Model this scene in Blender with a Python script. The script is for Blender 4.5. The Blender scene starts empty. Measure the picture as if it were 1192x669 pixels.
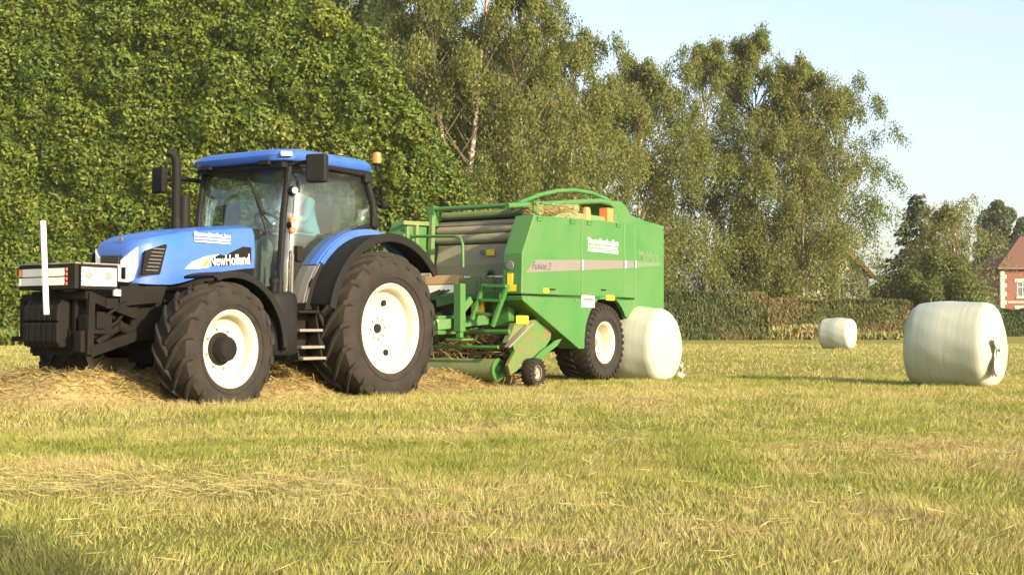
import bpy, math, random
import numpy as np
from mathutils import Vector, Matrix
R = math.radians
random.seed(7)
rng = np.random.default_rng(11)
scene = bpy.context.scene
C = scene.collection

# ------------------------------------------------------------------ camera
FPX, CAMH, HORIZON = 1530.0, 0.84, 380.0          # focal length in photo pixels, eye height, horizon row
PITCH = math.atan((HORIZON - 334.5) / FPX)
cam_data = bpy.data.cameras.new('camera')
cam_data.sensor_width = 36.0
cam_data.lens = FPX / 1192.0 * 36.0
cam_data.clip_start = 0.1
cam_data.clip_end = 3000.0
cam = bpy.data.objects.new('camera', cam_data)
cam.location = (0, 0, CAMH)
cam.rotation_euler = (math.pi / 2 + PITCH, 0, 0)
C.objects.link(cam)
scene.camera = cam

# ------------------------------------------------------------------ sky, sun, exposure
SUN_EL = R(19.0)
SUN_AZ = math.atan2(0.71, -0.70)                  # direction to the sun in plan (x, y)
world = bpy.data.worlds.new('World')
scene.world = world
world.use_nodes = True
wn = world.node_tree
sky = wn.nodes.new('ShaderNodeTexSky')
sky.sky_type = 'NISHITA'
sky.sun_disc = False
sky.sun_elevation = SUN_EL
sky.sun_rotation = SUN_AZ
sky.air_density = 1.0
sky.dust_density = 2.6
sky.ozone_density = 1.0
bg = wn.nodes['Background']
bg.inputs['Strength'].default_value = 0.15
hs = wn.nodes.new('ShaderNodeHueSaturation'); hs.inputs['Saturation'].default_value = 0.76
wn.links.new(sky.outputs[0], hs.inputs['Color'])
wn.links.new(hs.outputs[0], bg.inputs['Color'])

sun_data = bpy.data.lights.new('sun', 'SUN')
sun_data.energy = 4.3
sun_data.angle = R(0.6)
sun_data.color = (1.0, 0.83, 0.58)
sun = bpy.data.objects.new('sun', sun_data)
sd = Vector((math.sin(SUN_AZ) * math.cos(SUN_EL), math.cos(SUN_AZ) * math.cos(SUN_EL), math.sin(SUN_EL)))
sun.rotation_euler = sd.to_track_quat('Z', 'Y').to_euler()
sun.location = sd * 60
C.objects.link(sun)

vs = scene.view_settings
vs.view_transform = 'Standard'
vs.look = 'None'
vs.exposure = 1.12
vs.gamma = 1.0
scene.cycles.max_bounces = 8
scene.cycles.transparent_max_bounces = 12
scene.cycles.use_denoising = True

# ------------------------------------------------------------------ photo pixel -> point helpers
def ray(px, py):
    x = (px - 596) / FPX; z = -(py - 334.5) / FPX
    c, s = math.cos(PITCH), math.sin(PITCH)
    return Vector((x, c - z * s, s + z * c))

class Frame:
    """a vehicle's own frame: x forward, y to its left (the side seen), z up"""
    def __init__(self, ox, oy, deg):
        a = R(deg)
        self.o = Vector((ox, oy, 0))
        self.h = Vector((-math.cos(a), -math.sin(a), 0))
        self.n = Vector((math.sin(a), -math.cos(a), 0))
        self.rz = math.atan2(self.h.y, self.h.x)
    def w(self, x, y, z=0): return self.o + self.h * x + self.n * y + Vector((0, 0, z))
    def ony(self, px, py, y):            # point of that pixel on the lengthwise plane y
        r = ray(px, py); t = (y + self.o.dot(self.n)) / r.dot(self.n)
        p = Vector((0, 0, CAMH)) + r * t - self.o
        return Vector((p.dot(self.h), y, p.z))
    def onx(self, px, py, x):            # ... on the crosswise plane x
        r = ray(px, py); t = (x + self.o.dot(self.h)) / r.dot(self.h)
        p = Vector((0, 0, CAMH)) + r * t - self.o
        return Vector((x, p.dot(self.n), p.z))
def at(px, py, d):                        # point of that pixel at depth d
    r = ray(px, py); return Vector((0, 0, CAMH)) + r * (d / r.y)

TF = Frame(-2.31, 15.63, 56)              # tractor, origin below the rear axle
_n = Vector((math.sin(R(57)), -math.cos(R(57))))
BF = Frame(1.416 - _n.x * 1.25, 19.87 - _n.y * 1.25, 57)   # baler, origin below its axle

# ------------------------------------------------------------------ materials
def new_mat(name):
    m = bpy.data.materials.new(name); m.use_nodes = True
    nt = m.node_tree
    return m, nt, nt.nodes['Principled BSDF']
def node(nt, t, **kw):
    n = nt.nodes.new(t)
    for k, v in kw.items(): setattr(n, k, v)
    return n
def noise(nt, scale, detail=4, rough=.6, coord='Object', stretch=None):
    tc = node(nt, 'ShaderNodeTexCoord'); n = node(nt, 'ShaderNodeTexNoise')
    n.inputs['Scale'].default_value = scale; n.inputs['Detail'].default_value = detail; n.inputs['Roughness'].default_value = rough
    if stretch:
        mp = node(nt, 'ShaderNodeMapping'); mp.inputs['Scale'].default_value = stretch
        nt.links.new(tc.outputs[coord], mp.inputs[0]); nt.links.new(mp.outputs[0], n.inputs['Vector'])
    else:
        nt.links.new(tc.outputs[coord], n.inputs['Vector'])
    return n
def ramp(nt, src, stops):
    r = node(nt, 'ShaderNodeValToRGB'); e = r.color_ramp.elements
    while len(e) < len(stops): e.new(0.5)
    for i, (p, c) in enumerate(stops):
        e[i].position = p; e[i].color = (*c, 1) if len(c) == 3 else c
    nt.links.new(src, r.inputs[0]); return r
def mixc(nt, fac, a, b):
    m = node(nt, 'ShaderNodeMix', data_type='RGBA')
    if isinstance(fac, (int, float)): m.inputs[0].default_value = fac
    else: nt.links.new(fac, m.inputs[0])
    for sock, v in ((m.inputs[6], a), (m.inputs[7], b)):
        if isinstance(v, tuple): sock.default_value = (*v, 1)
        else: nt.links.new(v, sock)
    return m.outputs[2]
def bump(nt, bsdf, src, strength=.2, dist=.01):
    b = node(nt, 'ShaderNodeBump'); b.inputs['Strength'].default_value = strength; b.inputs['Distance'].default_value = dist
    nt.links.new(src, b.inputs['Height']); nt.links.new(b.outputs[0], bsdf.inputs['Normal'])
def g3(v): return (v, v, v)
def paint(name, col, rough=.4, dust=.25, dustcol=(.26, .2, .12), metal=0, scale=3.5, coat=0, bumpy=0, lo=.45, hi=.75, spec=.5):
    """painted or plastic surface with patchy dust and fine grain"""
    m, nt, b = new_mat(name)
    n1 = noise(nt, scale, 6, .65); n2 = noise(nt, scale * 14, 3, .6)
    add = node(nt, 'ShaderNodeMath', operation='MULTIPLY_ADD'); nt.links.new(n2.outputs[0], add.inputs[0]); add.inputs[1].default_value = .35; nt.links.new(n1.outputs[0], add.inputs[2])
    f = ramp(nt, add.outputs[0], [(lo, g3(dust * .25)), (hi, g3(dust))])
    nt.links.new(mixc(nt, f.outputs[0], col, dustcol), b.inputs['Base Color'])
    rr = ramp(nt, add.outputs[0], [(.3, g3(rough)), (.9, g3(min(1, rough + .3)))])
    nt.links.new(rr.outputs[0], b.inputs['Roughness'])
    b.inputs['Metallic'].default_value = metal
    b.inputs['Coat Weight'].default_value = coat; b.inputs['Specular IOR Level'].default_value = spec
    if bumpy: bump(nt, b, n2.outputs[0], bumpy, .004)
    return m
def leafmat(name, stops, trans=.3, rough=.55, spec=.3):
    """foliage: each leaf carries its own 'tint'"""
    m, nt, b = new_mat(name)
    a = node(nt, 'ShaderNodeAttribute', attribute_name='tint')
    r = ramp(nt, a.outputs['Fac'], stops)
    nt.links.new(r.outputs[0], b.inputs['Base Color'])
    b.inputs['Roughness'].default_value = rough; b.inputs['Specular IOR Level'].default_value = spec
    t = node(nt, 'ShaderNodeBsdfTranslucent'); nt.links.new(r.outputs[0], t.inputs[0])
    mx = node(nt, 'ShaderNodeMixShader'); mx.inputs[0].default_value = trans
    nt.links.new(b.outputs[0], mx.inputs[1]); nt.links.new(t.outputs[0], mx.inputs[2])
    nt.links.new(mx.outputs[0], nt.nodes['Material Output'].inputs[0])
    return m
M = {}
M['blue'] = paint('blue_paint', (.011, .105, .46), .3, .14, coat=.2, scale=2.2)
M['green'] = paint('green_paint', (.018, .15, .022), .38, .26, (.18, .18, .08), coat=.12, scale=1.6)
M['green_dusty'] = paint('dusty_green_paint', (.035, .17, .035), .5, .7, (.24, .2, .1), scale=3)
M['green_muddy'] = paint('muddy_green_paint', (.03, .18, .027), .6, .85, (.17, .105, .05), scale=6, lo=.6, hi=.76)
M['roller_steel'] = paint('dusty_roller_steel', (.2, .2, .16), .55, .75, (.33, .28, .18), metal=.2, scale=4)
M['black'] = paint('black_plastic', (.007, .007, .007), .5, .06, (.07, .055, .04), spec=.22)
M['black_dirty'] = paint('dirty_black_metal', (.006, .006, .006), .55, .09, (.08, .06, .04), spec=.18)
M['dark'] = paint('dark_machinery', (.006, .006, .0055), .6, .14, (.06, .045, .03), spec=.14)
M['steel'] = paint('worn_steel', (.35, .33, .3), .4, .4, metal=.7)
M['white'] = paint('white_paint', (.8, .79, .72), .35, .12, (.5, .42, .26), scale=4)
M['rim'] = paint('cream_white_rim_paint', (.54, .51, .42), .4, .4, (.44, .37, .24), scale=3)
M['rim_dirty'] = paint('dirty_white_rim_paint', (.7, .67, .55), .45, .5, (.4, .3, .17), scale=5)
M['sticker_white'] = paint('white_sticker', (.85, .85, .8), .5, .08)
M['silver'] = paint('silver_decal', (.15, .135, .13), .5, .3, (.2, .18, .14))
M['silver_faded'] = paint('faded_silver_decal', (.1, .17, .085), .5, .4, (.12, .17, .08))
M['yellow'] = paint('yellow_sticker', (.85, .62, .01), .45, .12)
M['ink'] = paint('dark_lettering', (.05, .04, .05), .5, .1)
M['orange'] = paint('orange_plastic', (.8, .2, .05), .35, .1)
M['red'] = paint('red_plastic', (.42, .08, .05), .45, .2)
M['cardboard'] = paint('brown_cardboard', (.45, .27, .13), .8, .2)
M['grey'] = paint('grey_plastic', (.12, .12, .125), .55, .25)
M['charcoal'] = paint('charcoal_upholstery', (.03, .03, .034), .85, .15)
def tyre_mat():
    m, nt, b = new_mat('dusty_tyre_rubber')
    n1 = noise(nt, 5, 6, .7); n2 = noise(nt, 60, 3, .6)
    f = ramp(nt, n1.outputs[0], [(.3, g3(.08)), (.72, g3(.5))])
    nt.links.new(mixc(nt, f.outputs[0], (.011, .0105, .01), (.062, .047, .032)), b.inputs['Base Color'])
    b.inputs['Roughness'].default_value = .8; b.inputs['Specular IOR Level'].default_value = .25
    bump(nt, b, n2.outputs[0], .35, .004)
    return m
M['tyre'] = tyre_mat()
def glass_mat(name, tint=(.8, .88, .85), base=.09, edge=.5):
    m, nt, b = new_mat(name); nt.nodes.remove(b)
    lw = node(nt, 'ShaderNodeLayerWeight'); lw.inputs[0].default_value = .5
    pw = node(nt, 'ShaderNodeMath', operation='POWER'); nt.links.new(lw.outputs['Facing'], pw.inputs[0]); pw.inputs[1].default_value = 3.5
    ma = node(nt, 'ShaderNodeMath', operation='MULTIPLY_ADD'); nt.links.new(pw.outputs[0], ma.inputs[0]); ma.inputs[1].default_value = edge; ma.inputs[2].default_value = base
    tr = node(nt, 'ShaderNodeBsdfTransparent'); tr.inputs[0].default_value = (*tint, 1)
    gl = node(nt, 'ShaderNodeBsdfGlossy'); gl.inputs['Roughness'].default_value = .03
    # a thin film of field dust on the pane
    df = node(nt, 'ShaderNodeBsdfDiffuse'); df.inputs[0].default_value = (.34, .36, .3, 1)
    dn = noise(nt, 4, 5, .6); dr = ramp(nt, dn.outputs[0], [(.3, g3(.015)), (.8, g3(.06))])
    mx = node(nt, 'ShaderNodeMixShader'); nt.links.new(ma.outputs[0], mx.inputs[0])
    nt.links.new(tr.outputs[0], mx.inputs[1]); nt.links.new(gl.outputs[0], mx.inputs[2])
    m2 = node(nt, 'ShaderNodeMixShader'); nt.links.new(dr.outputs[0], m2.inputs[0])
    nt.links.new(mx.outputs[0], m2.inputs[1]); nt.links.new(df.outputs[0], m2.inputs[2])
    nt.links.new(m2.outputs[0], nt.nodes['Material Output'].inputs[0])
    return m
M['glass'] = glass_mat('tinted_cab_glass')
M['mirror'] = paint('mirror_glass', (.6, .6, .6), .08, .1, metal=1)
def lens_mat():
    m, nt, b = new_mat('headlight_lens')
    v = node(nt, 'ShaderNodeTexVoronoi'); tc = node(nt, 'ShaderNodeTexCoord'); nt.links.new(tc.outputs['Object'], v.inputs[0]); v.inputs['Scale'].default_value = 9
    r = ramp(nt, v.outputs['Distance'], [(.2, (.75, .74, .66)), (.8, (.9, .9, .86))]); nt.links.new(r.outputs[0], b.inputs['Base Color'])
    b.inputs['Roughness'].default_value = .15; b.inputs['Coat Weight'].default_value = .6
    return m
M['lens'] = lens_mat()
def beacon_mat():
    m, nt, b = new_mat('amber_beacon'); b.inputs['Base Color'].default_value = (.85, .28, .03, 1)
    b.inputs['Roughness'].default_value = .2; b.inputs['Transmission Weight'].default_value = .35; return m
M['amber'] = beacon_mat()

# ------------------------------------------------------------------ mesh helpers
class MB:
    """collects shapes; build() links them as ONE mesh object"""
    def __init__(self): self.v = []; self.f = []
    def add(self, vs_, fs_):
        o = len(self.v); self.v += [tuple(p) for p in vs_]; self.f += [tuple(o + i for i in f) for f in fs_]; return self
    def box(self, c, s, rot=None):
        hx, hy, hz = s[0] / 2, s[1] / 2, s[2] / 2
        vs_ = [Vector((sx * hx, sy * hy, sz * hz)) for sz in (-1, 1) for sy in (-1, 1) for sx in (-1, 1)]
        if rot is not None: vs_ = [rot @ p for p in vs_]
        c = Vector(c)
        return self.add([p + c for p in vs_], [(0, 2, 3, 1), (4, 5, 7, 6), (0, 1, 5, 4), (2, 6, 7, 3), (0, 4, 6, 2), (1, 3, 7, 5)])
    def beam(self, a, b, w, h, up=(0, 0, 1)):
        a, b = Vector(a), Vector(b); d = (b - a).normalized(); s = d.cross(Vector(up))
        if s.length < 1e-4: s = d.cross(Vector((1, 0, 0)))
        s.normalize(); u = s.cross(d)
        vs_ = [p + s * (i * w / 2) + u * (j * h / 2) for p in (a, b) for j in (-1, 1) for i in (-1, 1)]
        return self.add(vs_, [(0, 2, 3, 1), (4, 5, 7, 6), (0, 1, 5, 4), (2, 6, 7, 3), (0, 4, 6, 2), (1, 3, 7, 5)])
    def prism(self, poly, y0, y1):           # poly of (x, z), extruded along y
        n = len(poly); ar = sum(poly[i][0] * poly[(i + 1) % n][1] - poly[(i + 1) % n][0] * poly[i][1] for i in range(n))
        if ar < 0: poly = poly[::-1]
        vs_ = [(p[0], y0, p[1]) for p in poly] + [(p[0], y1, p[1]) for p in poly]
        fs_ = [tuple(range(n)), tuple(range(2 * n - 1, n - 1, -1))] + [(i, n + i, n + (i + 1) % n, (i + 1) % n) for i in range(n)]
        return self.add(vs_, fs_)
    def prismx(self, poly, x0, x1):          # poly of (y, z), extruded along x
        n = len(poly)
        vs_ = [(x0, p[0], p[1]) for p in poly] + [(x1, p[0], p[1]) for p in poly]
        fs_ = [tuple(range(n)), tuple(range(2 * n - 1, n - 1, -1))] + [(i, n + i, n + (i + 1) % n, (i + 1) % n) for i in range(n)]
        return self.add(vs_, fs_)
    def tube(self, pts, r, seg=10, flat=1.0):
        pts = [Vector(p) for p in pts]; n = len(pts); rs = r if isinstance(r, (list, tuple)) else [r] * n
        vs_, fs_ = [], []; ref = None
        for i, p in enumerate(pts):
            d = (pts[min(i + 1, n - 1)] - pts[max(i - 1, 0)]).normalized()
            if ref is None: ref = d.orthogonal().normalized()
            s = (ref - d * ref.dot(d)); s = s.normalized() if s.length > 1e-5 else d.orthogonal().normalized(); ref = s; u = d.cross(s)
            for k in range(seg):
                a = 2 * math.pi * k / seg; vs_.append(p + s * (math.cos(a) * rs[i]) + u * (math.sin(a) * rs[i] * flat))
        for i in range(n - 1):
            for k in range(seg):
                a, b = i * seg + k, i * seg + (k + 1) % seg; fs_.append((a, b, b + seg, a + seg))
        fs_.append(tuple(range(seg - 1, -1, -1))); fs_.append(tuple((n - 1) * seg + k for k in range(seg)))
        return self.add(vs_, fs_)
    def lathe(self, prof, c=(0, 0, 0), seg=48, axis='y', a0=0, a1=2 * math.pi):   # prof of (radius, along)
        c = Vector(c); full = abs(a1 - a0 - 2 * math.pi) < 1e-6; ns = seg if full else seg + 1; vs_, fs_ = [], []
        for k in range(ns):
            a = a0 + (a1 - a0) * k / seg; ca, sa = math.cos(a), math.sin(a)
            for r, t in prof:
                p = {'y': (r * ca, t, r * sa), 'z': (r * ca, r * sa, t), 'x': (t, r * ca, r * sa)}[axis]; vs_.append(c + Vector(p))
        m = len(prof)
        for k in range(seg):
            for i in range(m - 1):
                a, b = k * m + i, ((k + 1) % ns) * m + i; fs_.append((a, a + 1, b + 1, b))
        return self.add(vs_, fs_)
    def cyl(self, a, b, r, seg=20): return self.tube([a, b], r, seg)
    def arc(self, cx, cz, r0, r1, a0, a1, y0, y1, seg=20):   # curved solid band over a wheel
        vs_, fs_ = [], []
        for k in range(seg + 1):
            a = a0 + (a1 - a0) * k / seg
            for r in (r0, r1):
                for y in (y0, y1): vs_.append((cx + r * math.cos(a), y, cz + r * math.sin(a)))
        for k in range(seg):
            o = 4 * k; fs_ += [(o, o + 1, o + 5, o + 4), (o + 2, o + 6, o + 7, o + 3), (o, o + 4, o + 6, o + 2), (o + 1, o + 3, o + 7, o + 5)]
        fs_ += [(0, 2, 3, 1), (4 * seg, 4 * seg + 1, 4 * seg + 3, 4 * seg + 2)]
        return self.add(vs_, fs_)
    def build(self, name, mat, parent=None, bevel=0, smooth=None, seg=2):
        me = bpy.data.meshes.new(name); me.from_pydata(self.v, [], self.f); me.validate()
        import bmesh
        bm = bmesh.new(); bm.from_mesh(me); bmesh.ops.recalc_face_normals(bm, faces=bm.faces)
        if bevel:
            es = [e for e in bm.edges if len(e.link_faces) == 2 and e.calc_face_angle(0) > R(30)]
            if es: bmesh.ops.bevel(bm, geom=es, offset=bevel, segments=seg, profile=.6, affect='EDGES', clamp_overlap=True)
        bm.to_mesh(me); bm.free()
        if smooth is not None:
            me.polygons.foreach_set('use_smooth', [True] * len(me.polygons)); me.set_sharp_from_angle(angle=R(smooth))
        me.materials.append(mat)
        o = bpy.data.objects.new(name, me); C.objects.link(o)
        if parent: o.parent = parent
        return o
def tag(o, label=None, cat=None, group=None, kind=None):
    for k, v in (('label', label), ('category', cat), ('group', group), ('kind', kind)):
        if v: o[k] = v
    return o
def empty(name, loc=(0, 0, 0), rz=0):
    o = bpy.data.objects.new(name, None); C.objects.link(o); o.location = loc; o.rotation_euler = (0, 0, rz); o.empty_display_size = .3
    return o
def np_mesh(name, verts, faces, mat, parent=None, tint=None, smooth=False):
    """verts (N,3); faces = list of integer arrays (M,k); tint per vertex"""
    me = bpy.data.meshes.new(name)
    nl = sum(f.size for f in faces); npoly = sum(len(f) for f in faces)
    me.vertices.add(len(verts)); me.vertices.foreach_set('co', np.ascontiguousarray(verts, dtype=np.float32).ravel())
    me.loops.add(nl); me.polygons.add(npoly)
    me.loops.foreach_set('vertex_index', np.concatenate([f.ravel() for f in faces]).astype(np.int32))
    tot = np.concatenate([np.full(len(f), f.shape[1]) for f in faces]); st = np.concatenate([[0], np.cumsum(tot)[:-1]])
    me.polygons.foreach_set('loop_start', st.astype(np.int32))
    me.update(calc_edges=True)
    if smooth: me.polygons.foreach_set('use_smooth', np.ones(npoly, dtype=bool))
    if tint is not None:
        at_ = me.attributes.new('tint', 'FLOAT', 'POINT'); at_.data.foreach_set('value', np.ascontiguousarray(tint, dtype=np.float32))
    me.materials.append(mat)
    o = bpy.data.objects.new(name, me); C.objects.link(o)
    if parent: o.parent = parent
    return o
def unit(a): return a / np.maximum(np.linalg.norm(a, axis=1, keepdims=True), 1e-9)
def leaf_arrays(c, axis, nrm, L, W, fold=.15):
    """kite leaves: c centre, axis lengthwise, nrm facing"""
    axis = unit(axis); b = unit(np.cross(nrm, axis)); n = np.cross(axis, b)
    L = L[:, None]; W = W[:, None]
    v = np.stack([c - axis * L * .5, c + b * W * .5 - axis * L * .08 + n * W * fold, c + axis * L * .5, c - b * W * .5 - axis * L * .08 + n * W * fold], 1)
    return v.reshape(-1, 3), np.arange(len(c) * 4).reshape(-1, 4)
def vnoise(x, y, seed=0):
    """smooth value noise in plan, 0..1"""
    r = np.random.default_rng(seed).random((64, 64))
    xi, yi = np.floor(x).astype(int), np.floor(y).astype(int); fx, fy = x - xi, y - yi
    fx = fx * fx * (3 - 2 * fx); fy = fy * fy * (3 - 2 * fy)
    g = lambda i, j: r[(xi + i) % 64, (yi + j) % 64]
    return (g(0, 0) * (1 - fx) + g(1, 0) * fx) * (1 - fy) + (g(0, 1) * (1 - fx) + g(1, 1) * fx) * fy
def gz(x, y):
    """height of the field"""
    x = np.asarray(x, float); y = np.asarray(y, float)
    rise = .10 * np.exp(-(((x + 4.2) / 4.5) ** 2 + ((y - 13.3) / 2.6) ** 2))
    near = np.clip(1 - y / 60, 0, 1)
    return rise + near * (.05 * (vnoise(x * .7 + 9, y * .7 + 5, 3) - .5) + .10 * (vnoise(x * .22 + 3, y * .22, 4) - .5) * np.clip((y - 2) / 8, 0, 1) * np.clip(1.2 - np.abs(y - 8) / 8, 0, 1))

# ================================================================== THE SETTING
def ground_mat():
    m, nt, b = new_mat('stubble_field')
    big = noise(nt, .35, 5, .6); mid = noise(nt, 2.2, 6, .7); fine = noise(nt, 55, 6, .8); 
    r1 = ramp(nt, mid.outputs[0], [(.28, (.16, .13, .045)), (.45, (.27, .25, .07)), (.6, (.24, .25, .06)), (.75, (.36, .31, .12))])
    r2 = ramp(nt, fine.outputs[0], [(.36, (.06, .055, .02)), (.5, (.21, .2, .055)), (.64, (.42, .37, .15))])
    c = mixc(nt, .5, r1.outputs[0], r2.outputs[0])
    rb = ramp(nt, big.outputs[0], [(.35, (.85, .95, .8)), (.65, (1.12, 1.02, .95))])
    mu = node(nt, 'ShaderNodeMix', data_type='RGBA', blend_type='MULTIPLY'); mu.inputs[0].default_value = 1
    nt.links.new(c, mu.inputs[6]); nt.links.new(rb.outputs[0], mu.inputs[7])
    nt.links.new(mu.outputs[2], b.inputs['Base Color']); b.inputs['Roughness'].default_value = .95; b.inputs['Specular IOR Level'].default_value = .1
    bump(nt, b, fine.outputs[0], .8, .05)
    return m
def build_ground():
    xs = np.concatenate([np.array([-600, -300, -150, -80, -50]), np.arange(-32, 32.1, .4), np.array([50, 80, 150, 300, 600])])
    ys = np.concatenate([np.array([-200, -60, -20, -6]), np.arange(-2, 40, .4), np.array([42, 46, 52, 60, 75, 95, 130, 200, 400, 900])])
    X, Y = np.meshgrid(xs, ys); Z = gz(X, Y)
    nx, ny = len(xs), len(ys); i = np.arange(nx * ny).reshape(ny, nx)
    f = np.stack([i[:-1, :-1], i[:-1, 1:], i[1:, 1:], i[1:, :-1]], -1).reshape(-1, 4)
    o = np_mesh('field', np.stack([X, Y, Z], -1).reshape(-1, 3), [f], ground_mat(), smooth=True)
    tag(o, 'mown hay field of yellowish green stubble reaching the hedges', 'field', kind='structure')
build_ground()

GRASS = leafmat('stubble_grass_blades', [(0, (.17, .21, .035)), (.3, (.27, .29, .058)), (.55, (.4, .37, .11)), (.8, (.5, .42, .19)), (1, (.34, .24, .12))], trans=.35, rough=.6, spec=.25)
def wedge(n, d0, d1, margin=1.6, power=1.0):
    d = d0 + (d1 - d0) * rng.random(n * 2) ** power
    w = .395 * d + margin
    keep = rng.random(n * 2) < (w / (.395 * d1 + margin)) ** .8
    d = d[keep][:n]; w = .395 * d + margin
    return (rng.random(len(d)) * 2 - 1) * w, d
def patch(x, y):
    """0 green .. 1 dry, in patches"""
    p = .4 * vnoise(x * .8, y * .8, 21) + .42 * vnoise(x * 2.4 + 7, y * 2.4, 22) + .26 * vnoise(x * .25, y * .25 + 4, 23)
    return np.clip((p - .54) * 1.15 + .53, 0, 1)
def grass_layer(name, n, d0, d1, hmin, hmax, wid, power, label, margin=1.0):
    x, y = wedge(n, d0, d1, margin, power)
    k = vnoise(x * 6, y * 6, 31); thin = vnoise(x * 1.5 + 3, y * 1.5, 33); k2 = vnoise(x * 17, y * 17, 34)
    keep = rng.random(len(x)) < .45 + .55 * np.clip((thin - .15) * 2.4, 0, 1)
    x, y, k, thin, k2 = x[keep], y[keep], k[keep], thin[keep], k2[keep]; n = len(x)
    z = gz(x, y) - .006
    hgt = (hmin + (hmax - hmin) * rng.random(n) ** 1.8) * (.45 + .7 * k + .5 * k2) * (.75 + .4 * thin)
    # tufts lean together, each blade a little its own way
    la = 6.283 * vnoise(x * 2.2, y * 2.2, 35) * 1.5; lean = .25 + .55 * rng.random(n)
    dx = np.cos(la) * lean * .7 + rng.normal(0, .4, n) + .12; dy = np.sin(la) * lean * .7 + rng.normal(0, .4, n)
    fa = rng.random(n) * 2 * np.pi; w = wid * (.5 + rng.random(n)) * (.55 + .05 * y)
    base = np.stack([x, y, z], 1); side = np.stack([np.cos(fa), np.sin(fa), np.zeros(n)], 1) * w[:, None] * .5
    tip = base + np.stack([dx, dy, np.ones(n)], 1) * hgt[:, None]
    v = np.stack([base - side, base + side, tip], 1).reshape(-1, 3)
    t = np.clip(patch(x, y) + rng.normal(0, .2, n), 0, 1)
    o = np_mesh(name, v, [np.arange(n * 3).reshape(-1, 3)], GRASS, tint=np.repeat(t, 3))
    tag(o, label, 'grass', kind='stuff')
grass_layer('stubble_grass', 400000, 3.4, 10.0, .018, .058, .0062, .8, 'short mown grass blades of the near field')
grass_layer('stubble_grass', 330000, 9.7, 22.0, .026, .075, .0066, .85, 'short mown grass blades around the tractor and baler')
grass_layer('stubble_grass', 110000, 21.5, 62.0, .035, .1, .009, 1.1, 'mown grass between the machines and the hedges', 1.6)
def loose_straw(n):
    x, y = wedge(n, 3.0, 15, power=.8); keep = rng.random(len(x)) < np.clip(patch(x, y) * 1.6 - .5, .05, 1)
    x, y = x[keep], y[keep]
    # a thin trail of raked hay at the left
    m = 750; tx = -3.2 + rng.random(m) ** 1.6 * 2.4; ty = 6.6 + .15 * (tx + 3) + rng.normal(0, .3, m)
    x = np.concatenate([x, tx]); y = np.concatenate([y, ty]); n = len(x)
    az = rng.normal(.15, .7, n); L = .05 + .14 * rng.random(n)
    ax = np.stack([np.cos(az), np.sin(az), rng.normal(0, .18, n)], 1)
    c = np.stack([x, y, gz(x, y) + .03 + .03 * rng.random(n)], 1)
    v, f = leaf_arrays(c, ax, np.stack([rng.normal(0, .4, n), -.6 * np.ones(n), np.ones(n)], 1), L, .004 + .004 * rng.random(n), .0)
    o = np_mesh('loose_straw', v, [f], GRASS, tint=np.repeat(.62 + .32 * rng.random(n), 4))
    tag(o, 'loose dry straw strands scattered over the near grass', 'straw', kind='stuff')
loose_straw(5000)

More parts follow.
